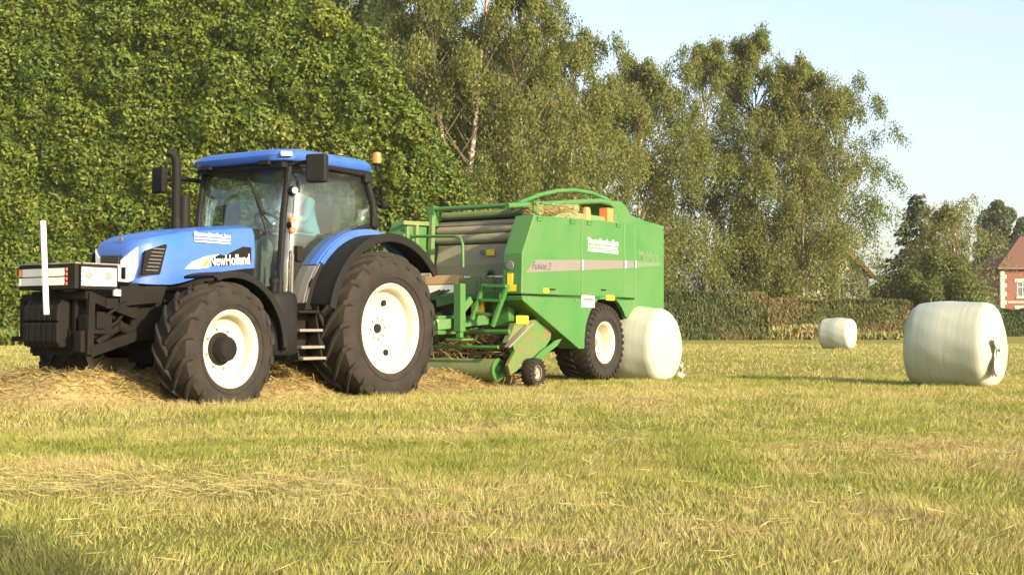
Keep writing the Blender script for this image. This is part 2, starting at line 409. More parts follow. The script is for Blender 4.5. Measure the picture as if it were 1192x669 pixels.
# ------------------------------------------------------------------ hay windrow
HAY = leafmat('dry_hay', [(0, (.14, .1, .035)), (.35, (.3, .21, .085)), (.7, (.46, .35, .15)), (1, (.3, .3, .09))], trans=.25, rough=.75, spec=.15)
def windrow():
    pts = [BF.w(1.3, 0), BF.w(2.4, 0), (BF.w(3.6, .1) + TF.w(-2.2, 0)) * .5, TF.w(-.6, 0), TF.w(1.2, 0.05), TF.w(2.4, .05), TF.w(3.4, -.25), Vector((-6.0, 13.6, 0)), Vector((-8.2, 14.6, 0)), Vector((-11, 16.2, 0))]
    P = np.array([[p.x, p.y] for p in pts]); seg = np.linalg.norm(np.diff(P, axis=0), axis=1); cum = np.concatenate([[0], np.cumsum(seg)]); tot = cum[-1]
    cx = lambda s: np.interp(s, cum, P[:, 0]); cy = lambda s: np.interp(s, cum, P[:, 1])
    def frame(s):
        e = .25; tx, ty = cx(np.minimum(s + e, tot)) - cx(np.maximum(s - e, 0)), cy(np.minimum(s + e, tot)) - cy(np.maximum(s - e, 0)); l = np.hypot(tx, ty)
        return tx / l, ty / l
    def top(s, u):                                   # mound profile, u across in metres
        hw = .85 + .2 * (vnoise(s * 1.1, s * 0 + 2, 41) - .5)
        hh = .16 + .2 * vnoise(s * .9 + 5, s * 0, 42) + .10 * np.exp(-((s - cum[6]) / 1.3) ** 2); hh = hh * np.clip(1 - .5 * (s - cum[6] - .4) / 1.6, .5, 1)
        lump = .12 * (vnoise(s * 2.6, u * 2.6 + 9, 43) - .45) + .06 * (vnoise(s * 7, u * 7, 44) - .5)
        return np.maximum(0, (1 - np.minimum(1, (np.abs(u) / hw)) ** 1.7)) * (hh + lump)
    s = np.linspace(0, tot, 260); u = np.linspace(-1.0, 1.0, 25); S, U = np.meshgrid(s, u, indexing='ij')
    tx, ty = frame(S); X = cx(S) - ty * U; Y = cy(S) + tx * U; Z = gz(X, Y) + top(S, U) - .015
    i = np.arange(S.size).reshape(S.shape); f = np.stack([i[:-1, :-1], i[1:, :-1], i[1:, 1:], i[:-1, 1:]], -1).reshape(-1, 4)
    root = empty('hay_windrow', (0, 0, 0)); tag(root, 'loose row of cut dry hay running under the tractor to the baler', 'hay', kind='stuff')
    np_mesh('mound', np.stack([X, Y, Z], -1).reshape(-1, 3), [f], paint('matted_hay', (.17, .12, .045), .95, .85, (.42, .33, .15), scale=22, bumpy=.9, lo=.5, hi=.8, spec=.1), root, smooth=True)
    n = 70000
    s = rng.random(n) * tot; u = np.clip(rng.normal(0, .42, n), -1.25, 1.25)
    tx, ty = frame(s); x = cx(s) - ty * u; y = cy(s) + tx * u
    h = top(s, u); z = gz(x, y) + h * (.75 + .3 * rng.random(n)) + .015
    az = rng.random(n) * 2 * np.pi; el = rng.normal(0, .35, n)
    ax = np.stack([np.cos(az) * np.cos(el), np.sin(az) * np.cos(el), np.sin(el)], 1)
    L = .07 + .2 * rng.random(n) ** 1.5; W = .003 + .006 * rng.random(n)
    c = np.stack([x, y, z], 1); nr = np.stack([rng.normal(0, .6, n), rng.normal(-.3, .6, n), np.ones(n)], 1)
    # each strand: two bent halves
    b = unit(np.cross(nr, ax)) * W[:, None] * .5; sag = np.stack([rng.normal(0, .012, n), rng.normal(0, .012, n), -.02 * rng.random(n)], 1)
    a0 = c - ax * L[:, None] * .5 + sag; a1 = c + ax * L[:, None] * .5 + sag
    v = np.stack([a0 - b, a0 + b, c + b, c - b, a1 + b, a1 - b], 1).reshape(-1, 3); i = np.arange(n)[:, None] * 6
    np_mesh('strands', v, [i + np.array([[0, 1, 2, 3]]), i + np.array([[3, 2, 4, 5]])], HAY, root, tint=np.repeat(np.clip(rng.normal(.58, .22, n), 0, 1), 6))
windrow()

# ================================================================== VEGETATION
BARK_BIRCH = paint('birch_bark', (.62, .56, .46), .8, .85, (.1, .075, .05), scale=3, lo=.58, hi=.72)
BARK = paint('brown_bark', (.11, .08, .05), .9, .4, (.2, .15, .09), scale=2)
LEAF_BROAD = leafmat('hornbeam_leaves', [(0, (.026, .056, .006)), (.4, (.064, .104, .009)), (.75, (.128, .158, .015)), (1, (.22, .215, .028))], trans=.22, rough=.55, spec=.3)
LEAF_BIRCH = leafmat('birch_leaves', [(0, (.08, .112, .024)), (.45, (.142, .17, .038)), (.8, (.205, .215, .055)), (1, (.29, .25, .085))], trans=.42, rough=.55)  # lightened to put part of the distant haze into the leaf colour
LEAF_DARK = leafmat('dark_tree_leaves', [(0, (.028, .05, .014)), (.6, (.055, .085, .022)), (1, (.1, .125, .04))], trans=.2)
LEAF_CONIFER = leafmat('spruce_needles', [(0, (.03, .05, .02)), (.6, (.055, .075, .025)), (1, (.1, .115, .045))], trans=.12)
LEAF_POPLAR = leafmat('grey_green_leaves', [(0, (.06, .085, .035)), (.6, (.1, .125, .05)), (1, (.17, .18, .08))], trans=.3)
LEAF_YOUNG = leafmat('light_green_leaves', [(0, (.06, .085, .018)), (.5, (.105, .13, .028)), (1, (.18, .19, .05))], trans=.35)
LEAF_HEDGE = leafmat('cypress_sprays', [(0, (.035, .06, .015)), (.45, (.085, .105, .028)), (.72, (.15, .125, .045)), (1, (.24, .15, .07))], trans=.15)

def shell(lobes, n, depth, away=.55):
    """points on the joint surface of several ellipsoids, with outward normals; the far side is left thin"""
    lb = np.array(lobes, float); area = (lb[:, 3] * lb[:, 5] + lb[:, 3] * lb[:, 4] + lb[:, 4] * lb[:, 5]); k = rng.choice(len(lb), int(n * 2.6), p=area / area.sum())
    d = unit(rng.normal(size=(len(k), 3))); rad = lb[k, 3:6]
    f = 1 - np.abs(rng.normal(0, depth, len(k))) + .05 * rng.normal(size=len(k))
    p = lb[k, :3] + d * rad * f[:, None]; nr = unit(d / rad)
    ok = (nr[:, 1] < away) & (p[:, 2] > .1)
    for j in range(len(lb)):
        q = (p - lb[j, :3]) / lb[j, 3:6]; ok &= (k == j) | (np.sum(q * q, 1) > .68)
    p, nr, k = p[ok][:n], nr[ok][:n], k[ok][:n]
    return p, nr, k
def crown_mesh(lobes, n, L, W, mat, parent, depth=.14, droop=.25, seed_tint=.5, spread=.2, name='crown', jitter=.75, away=.55, relief=0):
    p, nr, k = shell(lobes, n, depth, away); n = len(p)
    if relief: p = p - nr * (relief * (np.clip(1.5 - 2.2 * vnoise(p[:, 0] * 1.7, p[:, 2] * 1.7, 91), 0, 1) + .7 * np.clip(1.4 - 2.2 * vnoise(p[:, 0] * 3.6, p[:, 2] * 3.6 + 5, 92), 0, 1)))[:, None]
    lt = rng.normal(0, .07, len(lobes))
    nn = unit(nr + rng.normal(0, jitter, (n, 3))); ax = np.cross(nn, rng.normal(size=(n, 3))) ; ax[:, 2] -= droop * np.linalg.norm(ax, axis=1)
    v, f = leaf_arrays(p, ax, nn, L * (.6 + .8 * rng.random(n)), W * (.6 + .8 * rng.random(n)))
    t = np.clip(seed_tint + lt[k] + rng.normal(0, spread, n), 0, 1)
    return np_mesh(name, v, [f], mat, parent, tint=np.repeat(t, 4))
def inner_mesh(lobes, k, mat, parent):
    """the dense leafy inside of a crown"""
    ns, nr = 10, 7; V, F = [], []
    for lb in lobes:
        o = len(V); jit = rng.random((nr + 1, ns)) * .22 + .89
        for i in range(nr + 1):
            for j in range(ns):
                a, e = 2 * math.pi * j / ns, math.pi * (i / nr - .5); r = k * jit[i, j] if 0 < i < nr else k
                V.append((lb[0] + lb[3] * r * math.cos(e) * math.cos(a), lb[1] + lb[4] * r * math.cos(e) * math.sin(a), max(.0, lb[2] + lb[5] * r * math.sin(e))))
        for i in range(nr):
            for j in range(ns): F.append((o + i * ns + j, o + i * ns + (j + 1) % ns, o + (i + 1) * ns + (j + 1) % ns, o + (i + 1) * ns + j))
    return np_mesh('inner_foliage', np.array(V), [np.array(F)], mat, parent, tint=rng.random(len(V)) * .7)
def trunk_mesh(parent, base, top, r0, r1, mat, limbs=(), wob=.25, name='trunk'):
    b = MB(); base, top = Vector(base), Vector(top); pts = []
    for i in range(9):
        t = i / 8; w = Vector((random.uniform(-wob, wob), random.uniform(-wob, wob), 0)) * (1 if 0 < i < 8 else 0); pts.append(base.lerp(top, t) + w)
    b.tube(pts, [r0 + (r1 - r0) * i / 8 for i in range(9)], 9)
    for a, e, ra in limbs:
        a, e = Vector(a), Vector(e); m = a.lerp(e, .5) + Vector((0, 0, .12 * (e - a).length)); b.tube([a, m, e], [ra, ra * .7, ra * .3], 6)
    return b.build(name, mat, parent, smooth=60)
def lobed_tree(name, label, cat, base, H, halfw, nl, leaves, L, W, mat, bark=BARK, z0=.2, taper=.6, group=None, tint=.5, droop=.25, depth=.2, seed=1, lobe=.34):
    rs = random.Random(seed); root = empty(name, base); tag(root, label, cat, group)
    lobes = [(0, 0, H * (z0 + (1 - z0) * .48), halfw * .6, halfw * .6, H * (1 - z0) * .4)]
    for i in range(nl):
        t = (i + rs.random()) / nl; z = H * (z0 + (1 - z0) * t * .95); w = halfw * (math.sin(math.pi * min(1, .22 + .8 * t)) ** taper); a = rs.uniform(0, 6.283); r = halfw * lobe * rs.uniform(.7, 1.25) * (.65 + .35 * w / halfw)
        lobes.append((math.cos(a) * max(0, w - r * .7), math.sin(a) * max(0, w - r * .7), min(z, H - r * .9), r, r, r * rs.uniform(.8, 1.2)))
    crown_mesh(lobes, leaves, L, W, mat, root, depth=depth, droop=droop, seed_tint=tint, away=.7)
    inner_mesh(lobes, .62, mat, root)
    limbs = [((0, 0, lb[2] * .6), lb[:3], .05 * H / 10) for lb in lobes[1::2]]
    trunk_mesh(root, (0, 0, -.1), (0, 0, H * .85), .022 * H, .03, bark, limbs)
    return root

# ---- tall leafy wall of trees on the left (lies behind the tractor)
def big_hedge():
    root = empty('tall_hornbeam_hedge', (-13, 60, 0)); tag(root, 'towering dense bright green leafy hedge filling the left behind the tractor', 'hedge')
    rs = random.Random(5); lobes = []
    D = 60.0; s = FPX / D
    def X(px): return (px - 596) / s + 13
    def topz(x):                                       # outline of the right-hand end
        return np.interp(x, [X(-120), X(330), X(385), X(440), X(490), X(530), X(560), X(580)], [19.5, 18, 16.8, 14.5, 11.9, 9.4, 6.6, 3.2])
    x = X(-150)
    while x < X(560):
        zt = topz(x + .7); nz = max(2, int(zt / 2.2))
        for i in range(nz):
            z = (i + .5) / nz * zt; r = rs.uniform(1.5, 2.0) * (1 if x < X(480) else .8)
            lobes.append((x + rs.uniform(-.5, .5), 2.4 + rs.uniform(-.3, .45) + 1.6 * (z / 18) ** 2, min(z, zt - r * .75), r, r * 1.1, r * rs.uniform(.9, 1.3)))
        x += 1.55
    crown_mesh(lobes, 160000, .235, .115, LEAF_BROAD, root, depth=.13, droop=.15, seed_tint=.5, spread=.2, jitter=.55, away=.35, relief=.56)
    # dense leafy depth of the hedge behind its outer sprays
    gx = np.linspace(X(-150), X(566), 110); gt = np.linspace(0, 1, 60); GX, GT = np.meshgrid(gx, gt); top = topz(GX)
    bulge = lambda x, z: 1.95 + .9 * (vnoise(x * .8, z * .8, 95) - .5) + .5 * (vnoise(x * 2.1, z * 2.1, 96) - .5) + 1.6 * (z / 18) ** 2
    GZ = GT * (top - .9); GY = bulge(GX, GZ) + 1.6 * np.clip(GT - .85, 0, 1) / .15; i = np.arange(GX.size).reshape(GX.shape)
    np_mesh('inner_foliage', np.stack([GX, GY, GZ], -1).reshape(-1, 3), [np.stack([i[:-1, :-1], i[:-1, 1:], i[1:, 1:], i[1:, :-1]], -1).reshape(-1, 4)], LEAF_BROAD, root, tint=rng.random(GX.size) * .8, smooth=True)
    n = 60000; x = X(-150) + (X(566) - X(-150)) * rng.random(n); z = rng.random(n) * (topz(x) - .7); p = np.stack([x, bulge(x, z) - .05 - .3 * rng.random(n), z], 1)
    nn = unit(np.array([0, -1.0, .25]) + rng.normal(0, .6, (n, 3))); ax = np.cross(nn, rng.normal(size=(n, 3))); v, f = leaf_arrays(p, ax, nn, .24 * (.6 + .8 * rng.random(n)), .12 * (.6 + .8 * rng.random(n)))
    np_mesh('inner_leaves', v, [f], LEAF_BROAD, root, tint=np.repeat(np.clip(rng.normal(.4, .2, n), 0, 1), 4))
    b = MB()
    for k in range(7):
        xx = X(-100) + k * 3.4; b.tube([(xx, 3.6, -.2), (xx + .3, 3.5, 5), (xx, 3.8, min(14, topz(xx) * .8))], [.3, .22, .08], 8)
        for q in range(5): b.tube([(xx, 3.6, 1.5 + q * 1.6), (xx + rs.uniform(-2, 2), 2.6, 2.6 + q * 1.8)], [.09, .03], 5)
    b.build('trunk', BARK, root, smooth=60)
big_hedge()

def undergrowth():
    n = 16000; x = -34 + 62 * rng.random(n); y = np.where(x < -1, 58.0, 84.5) + rng.normal(0, .5, n)
    k = vnoise(x * .5, x * 0 + 3, 61); z = rng.random(n) * (.35 + 1.5 * k) * np.where(x < -1, 1.3, .55)
    ax = np.stack([rng.normal(0, .45, n), rng.normal(0, .45, n), np.ones(n)], 1)
    v, f = leaf_arrays(np.stack([x, y, z], 1), ax, rng.normal(size=(n, 3)) + np.array([0, -.8, .2]), .25 + .35 * rng.random(n), .06 + .08 * rng.random(n))
    t = np.clip(np.where(x < -1, .5, .62) + .3 * (k - .5) + rng.normal(0, .2, n), 0, 1)
    m = leafmat('rank_weeds', [(0, (.07, .12, .02)), (.5, (.17, .2, .04)), (.8, (.34, .29, .12)), (1, (.42, .33, .17))])
    tag(np_mesh('weeds', v, [f], m, tint=np.repeat(t, 4)), 'uncut weeds and tall dry grass along the foot of the hedges', 'weeds', kind='stuff')
undergrowth()

# ---- birches with hanging twigs
def birch(label, px, d, top_px, halfw, seed, leaves=17000, lean=0, z0=.14, fork=None, L=.2, W=.088, tint=.5, group='birches beyond the hedge', profile=None, trunk_r=.16):
    rs = random.Random(seed); g = np.random.default_rng(seed)
    s = FPX / d; x0 = (px - 596) / s; H = (HORIZON - top_px) / s + CAMH
    root = empty('birch_tree', (x0, d, 0)); tag(root, label, 'tree', group)
    b = MB(); br = MB(); tops = [(lean, 0, H * .93)] + (fork or [])
    stems = []
    for (tx, ty, tz) in tops:
        pts = []; ph = rs.uniform(0, 6)
        for i in range(10):
            t = i / 9; pts.append(Vector((tx * t ** 1.3 + .25 * math.sin(ph + 5 * t) * t, ty * t, -.1 + tz * t)))
        b.tube(pts, [trunk_r * (1 - .88 * i / 9) for i in range(10)], 8); stems.append(pts)
    P = profile or (lambda t: float(np.interp(t, [0, .12, .4, .7, .9, 1], [.7, 1.05, 1.1, .8, .4, .1])))
    cs, axs, ts = [], [], []
    nb = 88
    per = leaves // (nb * 10)
    for i in range(nb):
        t = z0 + (1 - z0) * ((i + rs.random()) / nb); st = stems[i % len(stems)]; q = min(8.99, t * 9); k = int(q); o = st[k].lerp(st[k + 1], q - k)
        tt = (t - z0) / (1 - z0); ln = halfw * P(tt) * rs.uniform(.6, 1.12) + .3; a = rs.uniform(0, 6.283); dirv = Vector((math.cos(a), math.sin(a), 0)); up = ln * rs.uniform(.4, .9) * (1 + 1.1 * tt * tt)
        bp = [o, o + dirv * ln * .4 + Vector((0, 0, up * .7)), o + dirv * ln * .8 + Vector((0, 0, up)), o + dirv * ln + Vector((0, 0, up * .75))]
        br.tube(bp, [.045, .03, .018, .01], 4)
        for j in range(10):                                  # hanging twigs
            f = rs.uniform(.12, 1.0) ** .7 * 3; kk = min(2, int(f)); c0 = bp[kk].lerp(bp[kk + 1], f - kk)
            hl = rs.uniform(.5, 1.0) * (.7 + 2.6 * (1 - tt)) ; w = np.sort(g.random(per)); side = Vector((rs.gauss(0, .28), rs.gauss(0, .28), 0)) + dirv * .12
            pp = np.array(c0)[None] + np.outer(w, np.array([side.x, side.y, -1]) * hl) + g.normal(0, .2, (per, 3))
            cs.append(pp); axs.append(np.tile([side.x * .6, side.y * .6, -1.0], (per, 1)) + g.normal(0, .5, (per, 3))); ts.append(np.full(per, rs.gauss(tint, .1)))
    b.build('trunk', BARK_BIRCH, root, smooth=60); br.build('branches', BARK, root, smooth=60)
    c = np.concatenate(cs); ax = np.concatenate(axs); t = np.concatenate(ts); c[:, 2] = np.maximum(c[:, 2], .6); n = len(c)
    v, f = leaf_arrays(c, ax, g.normal(size=(n, 3)), L * (.6 + .8 * g.random(n)), W * (.6 + .8 * g.random(n)))
    np_mesh('crown', v, [f], LEAF_BIRCH, root, tint=np.repeat(np.clip(t + g.normal(0, .16, n), 0, 1), 4))
    return root
# centre: tall forked birch behind the end of the leafy hedge, top beyond the frame
def forked_birch():
    d = 72; s = FPX / d
    root = birch('tall birch with bare pale forked trunk showing above the baler drawbar', 528, d, -95, 4.6, 31, 52899, z0=.2, fork=[(-1.2, .4, 19.5)], lean=2.4, tint=.45, trunk_r=.24, L=.22)
forked_birch()
birch('tall birch reaching out of the picture beside the forked trunk', 608, 74, -40, 4.4, 32, 52899, tint=.5, z0=.08)
birch('birch with drooping twigs above the rear of the baler', 664, 82, 34, 4.6, 33, 55199, tint=.55, z0=.06)
birch('lower birch right of the baler with dense olive twigs', 745, 88, 66, 4.8, 34, 52899, tint=.5, z0=.05)
birch('broad low birch filling the gap above the baler wrap end', 700, 92, 110, 5.2, 35, 46000, tint=.55, z0=.03)
birch('tall birch left of the highest treetop', 822, 94, 40, 4.6, 36, 52899, tint=.45, z0=.1)
birch('highest birch with a thin wispy top', 878, 96, 26, 4.4, 37, 52899, tint=.55, z0=.12)
birch('birch just right of the highest treetop', 925, 94, 62, 4.3, 38, 50599, tint=.6, z0=.12)
birch('open birch at the right end of the row with arching drooping branches', 976, 97, 100, 4.3, 39, 34500, tint=.35, z0=.1, profile=lambda t: float(np.interp(t, [0, .15, .45, .7, .9, 1], [.35, .6, 1.1, 1.0, .55, .15])))
birch('low leafy birch in front of the pale gabled house', 936, 93, 190, 3.4, 40, 13000, tint=.5, z0=.1)
lobed_tree('dark_tree', 'broadleaf tree behind the forked birch trunk, deep shade painted into its leaves', 'tree', ((440 - 596) / (FPX / 84), 84, 0), 29, 7.0, 40, 30000, .3, .17, LEAF_DARK, seed=3, tint=.4)  # deep shade behind the birches is put into the darker leaf colour
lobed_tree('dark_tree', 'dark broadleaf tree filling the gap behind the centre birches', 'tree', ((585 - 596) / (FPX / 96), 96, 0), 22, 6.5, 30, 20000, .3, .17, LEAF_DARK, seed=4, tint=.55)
lobed_tree('rowan_bush', 'yellow green bush below the forked birch beside the leafy hedge', 'bush', ((562 - 596) / (FPX / 66), 66, 0), 7.5, 2.6, 18, 11000, .2, .1, LEAF_BIRCH, seed=8, tint=.7, z0=.05)

# ---- trees at the right
def spruce(label, px, d, top_px, halfw, seed):
    rs = random.Random(seed); g = np.random.default_rng(seed); s = FPX / d; H = (HORIZON - top_px) / s + CAMH
    root = empty('spruce_tree', ((px - 596) / s, d, 0)); tag(root, label, 'tree')
    trunk_mesh(root, (0, 0, -.1), (0, 0, H * .98), .28, .03, BARK, wob=.03); cs, ax, nr = [], [], []
    for i in range(30):
        t = i / 30; z = H * (.04 + .95 * t); ln = halfw * (1 - t) ** .85 + .25
        for k in range(max(5, int(13 * (1 - t)) + 3)):
            a = rs.uniform(0, 6.283); l2 = ln * rs.uniform(.7, 1.1); n = int(16 + 52 * l2 / halfw); u = np.sqrt(g.random(n)); dv = np.array([math.cos(a), math.sin(a), -.28]); sd_ = np.array([-math.sin(a), math.cos(a), 0])
            cs.append(np.array([0, 0, z]) + np.outer(u * l2, dv) + np.outer(g.normal(0, .28, n) * (.3 + u), sd_) + g.normal(0, .08, (n, 3)))
            ax.append(dv + g.normal(0, .35, (n, 3)) + np.array([0, 0, -.3])); nr.append(np.array([0, 0, 1.0]) + g.normal(0, .5, (n, 3)))
    c = np.concatenate(cs); n = len(c)
    v, f = leaf_arrays(c, np.concatenate(ax), np.concatenate(nr), .4 + .35 * g.random(n), .12 + .12 * g.random(n))
    np_mesh('crown', v, [f], LEAF_CONIFER, root, tint=np.repeat(np.clip(g.normal(.5, .25, n), 0, 1), 4))
spruce('dark broad spruce standing left of the brick house', 1068, 112, 222, 5.4, 51)
birch('light feathery young tree beside the dark spruce', 1112, 104, 244, 3.4, 52, 16000, tint=.65, z0=.05, group=None, L=.22)
lobed_tree('garden_tree', 'olive green bushy tree in front of the spruce behind the big bale', 'tree', ((1092 - 596) / (FPX / 98), 98, 0), 6.6, 3.5, 26, 17000, .22, .1, LEAF_YOUNG, seed=12, tint=.45, z0=.03)
lobed_tree('garden_tree', 'small yellowish bush at the hedge end left of the big bale', 'bush', ((1040 - 596) / (FPX / 93), 93, 0), 2.7, 2.1, 14, 7000, .17, .085, LEAF_YOUNG, seed=13, tint=.6, z0=.03)
lobed_tree('poplar_tree', 'tall grey green poplar behind the brick house', 'tree', ((1163 - 596) / (FPX / 165), 165, 0), 17.2, 3.3, 34, 17000, .36, .2, LEAF_POPLAR, seed=14, tint=.4, z0=.08, lobe=.42, taper=.35)
lobed_tree('poplar_tree', 'second shorter poplar rising over the brick roof', 'tree', ((1191 - 596) / (FPX / 165), 165, 0), 14.6, 3.2, 28, 14000, .36, .2, LEAF_POPLAR, seed=15, tint=.45, z0=.08, lobe=.42, taper=.35)
lobed_tree('garden_tree', 'dark tree between the spruce and the brick house', 'tree', ((1150 - 596) / (FPX / 150), 150, 0), 8.2, 4.2, 22, 9000, .34, .19, LEAF_DARK, seed=16, tint=.3, z0=.03)
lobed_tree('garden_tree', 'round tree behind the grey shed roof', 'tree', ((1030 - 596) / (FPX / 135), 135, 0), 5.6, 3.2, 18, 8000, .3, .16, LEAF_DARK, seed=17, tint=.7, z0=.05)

# ---- clipped hedges
def clipped(name, label, x0, x1, y0, depth, h, n, tint, spread, L=.26, W=.075, wavy=.12, up=1.0):
    root = empty(name, ((x0 + x1) / 2, y0, 0)); tag(root, label, 'hedge'); hw = (x1 - x0) / 2
    A = np.array([2 * hw * h, 2 * hw * depth, depth * h * 2]); k = rng.choice(3, n, p=A / A.sum()); u = rng.random(n) * 2 - 1; w = rng.random(n)
    x = np.where(k == 2, np.sign(u) * hw, u * hw); y = np.where(k == 0, 0, w * depth); y = np.where(k == 2, rng.random(n) * depth, y)
    zt = h + wavy * (vnoise(x * .8 + x0, x * 0 + 1, 71) - .5) * 2
    z = np.where(k == 1, zt, w * zt); dip = .25 * vnoise(x * 1.5 + x0, z * 1.2, 72)
    p = np.stack([x + rng.normal(0, .06, n), y + np.where(k == 0, dip, 0) + np.abs(rng.normal(0, .1, n)), z + rng.normal(0, .06, n)], 1)
    nr = np.stack([np.where(k == 2, np.sign(u), 0), np.where(k == 0, -1.0, 0), np.where(k == 1, 1.0, 0)], 1) + rng.normal(0, .55, (n, 3))
    ax = np.stack([rng.normal(0, .4, n), rng.normal(-.2, .3, n), np.full(n, up)], 1)
    v, f = leaf_arrays(p, ax, nr, L * (.6 + .8 * rng.random(n)), W * (.6 + .8 * rng.random(n)))
    t = np.clip(tint + spread * (vnoise(x * .45 + x0, z * .7, 73) - .5) * 2 + rng.normal(0, .12, n), 0, 1)
    np_mesh('sprays', v, [f], LEAF_HEDGE, root, tint=np.repeat(t, 4))
    b = MB()
    for i in range(max(2, int(hw * 2 / .9))):
        xx = -hw + .4 + i * .9; b.tube([(xx, depth * .5, -.1), (xx + random.uniform(-.2, .2), depth * .5, h * .9)], [.05, .02], 6)
    b.build('stem', BARK, root, smooth=60)
    m = MB(); m.box((0, depth * .55, h * .46), (hw * 2 - .5, depth * .5, h * .9)); m.build('inner_twigs', BARK, root)
s80, s95, s112 = FPX / 82, FPX / 86, FPX / 112
clipped('clipped_hedge', 'tall clipped dark conifer hedge ending beside the baler', -6, (893 - 596) / s80, 82, 1.6, 2.85, 26000, .56, .5)
clipped('clipped_hedge', 'lower clipped hedge turned brown behind the small far bale', (872 - 596) / s95, (1062 - 596) / s95, 86, 1.4, 2.45, 20000, .66, .34)
clipped('clipped_hedge', 'dark hedge in front of the brick house, shade painted into its sprays', (1120 - 596) / s112, (1260 - 596) / s112, 112, 1.5, 2.2, 15000, .1, .12)  # the low tint puts this hedge's shade into the spray colour

# ---- unseen tree added behind the viewer to cast a shadow on the near grass
lobed_tree('added_shadow_tree', 'slim unseen tree added behind the viewer to shadow the near left grass', 'tree', (-5.0 + .71 * 26, 6.3 - .70 * 26, 0), 10.2, 1.3, 16, 9000, .2, .11, LEAF_YOUNG, seed=21, z0=.66)

# ================================================================== BUILDINGS
def brick_mat():
    m, nt, b = new_mat('red_brick'); tc = node(nt, 'ShaderNodeTexCoord'); mp = node(nt, 'ShaderNodeMapping'); mp.inputs['Rotation'].default_value = (R(90), 0, 0)
    br = node(nt, 'ShaderNodeTexBrick'); nt.links.new(tc.outputs['Object'], mp.inputs[0]); nt.links.new(mp.outputs[0], br.inputs[0])
    br.inputs['Color1'].default_value = (.2, .06, .034, 1); br.inputs['Color2'].default_value = (.15, .046, .028, 1); br.inputs['Mortar'].default_value = (.19, .12, .085, 1)
    br.inputs['Scale'].default_value = 1; br.inputs['Brick Width'].default_value = .22; br.inputs['Row Height'].default_value = .075; br.inputs['Mortar Size'].default_value = .007
    nt.links.new(br.outputs[0], b.inputs['Base Color']); b.inputs['Roughness'].default_value = .85; return m
M['brick'] = brick_mat()
M['rooftile'] = paint('red_roof_tiles', (.13, .045, .026), .8, .4, (.12, .08, .06), scale=1.5)
M['slate'] = paint('grey_slate', (.13, .13, .15), .6, .3, (.2, .18, .17))
M['cream'] = paint('cream_render', (.62, .56, .42), .8, .25)
M['stone'] = paint('pale_dressed_stone', (.62, .55, .42), .8, .3)
M['pane'] = paint('window_pane', (.08, .1, .11), .08, .1)
M['wood_orange'] = paint('orange_bargeboard', (.45, .2, .07), .6, .2)
def window(parent, cx, cz, w, h, y, name='window'):
    f = MB()
    for sx in (-1, 1): f.box((cx + sx * (w / 2 - .04), y - .03, cz), (.08, .1, h))
    for zz in (-h / 2 + .04, h / 2 - .04, h * .18): f.box((cx, y - .032, cz + zz), (w - .16, .09, .07))
    f.box((cx, y - .036, cz), (.06, .08, h - .16))
    o = f.build(name, M['white'], parent)
    p = MB(); p.box((cx, y + .02, cz), (w - .1, .02, h - .1)); p.build('pane', M['pane'], o)
    return o
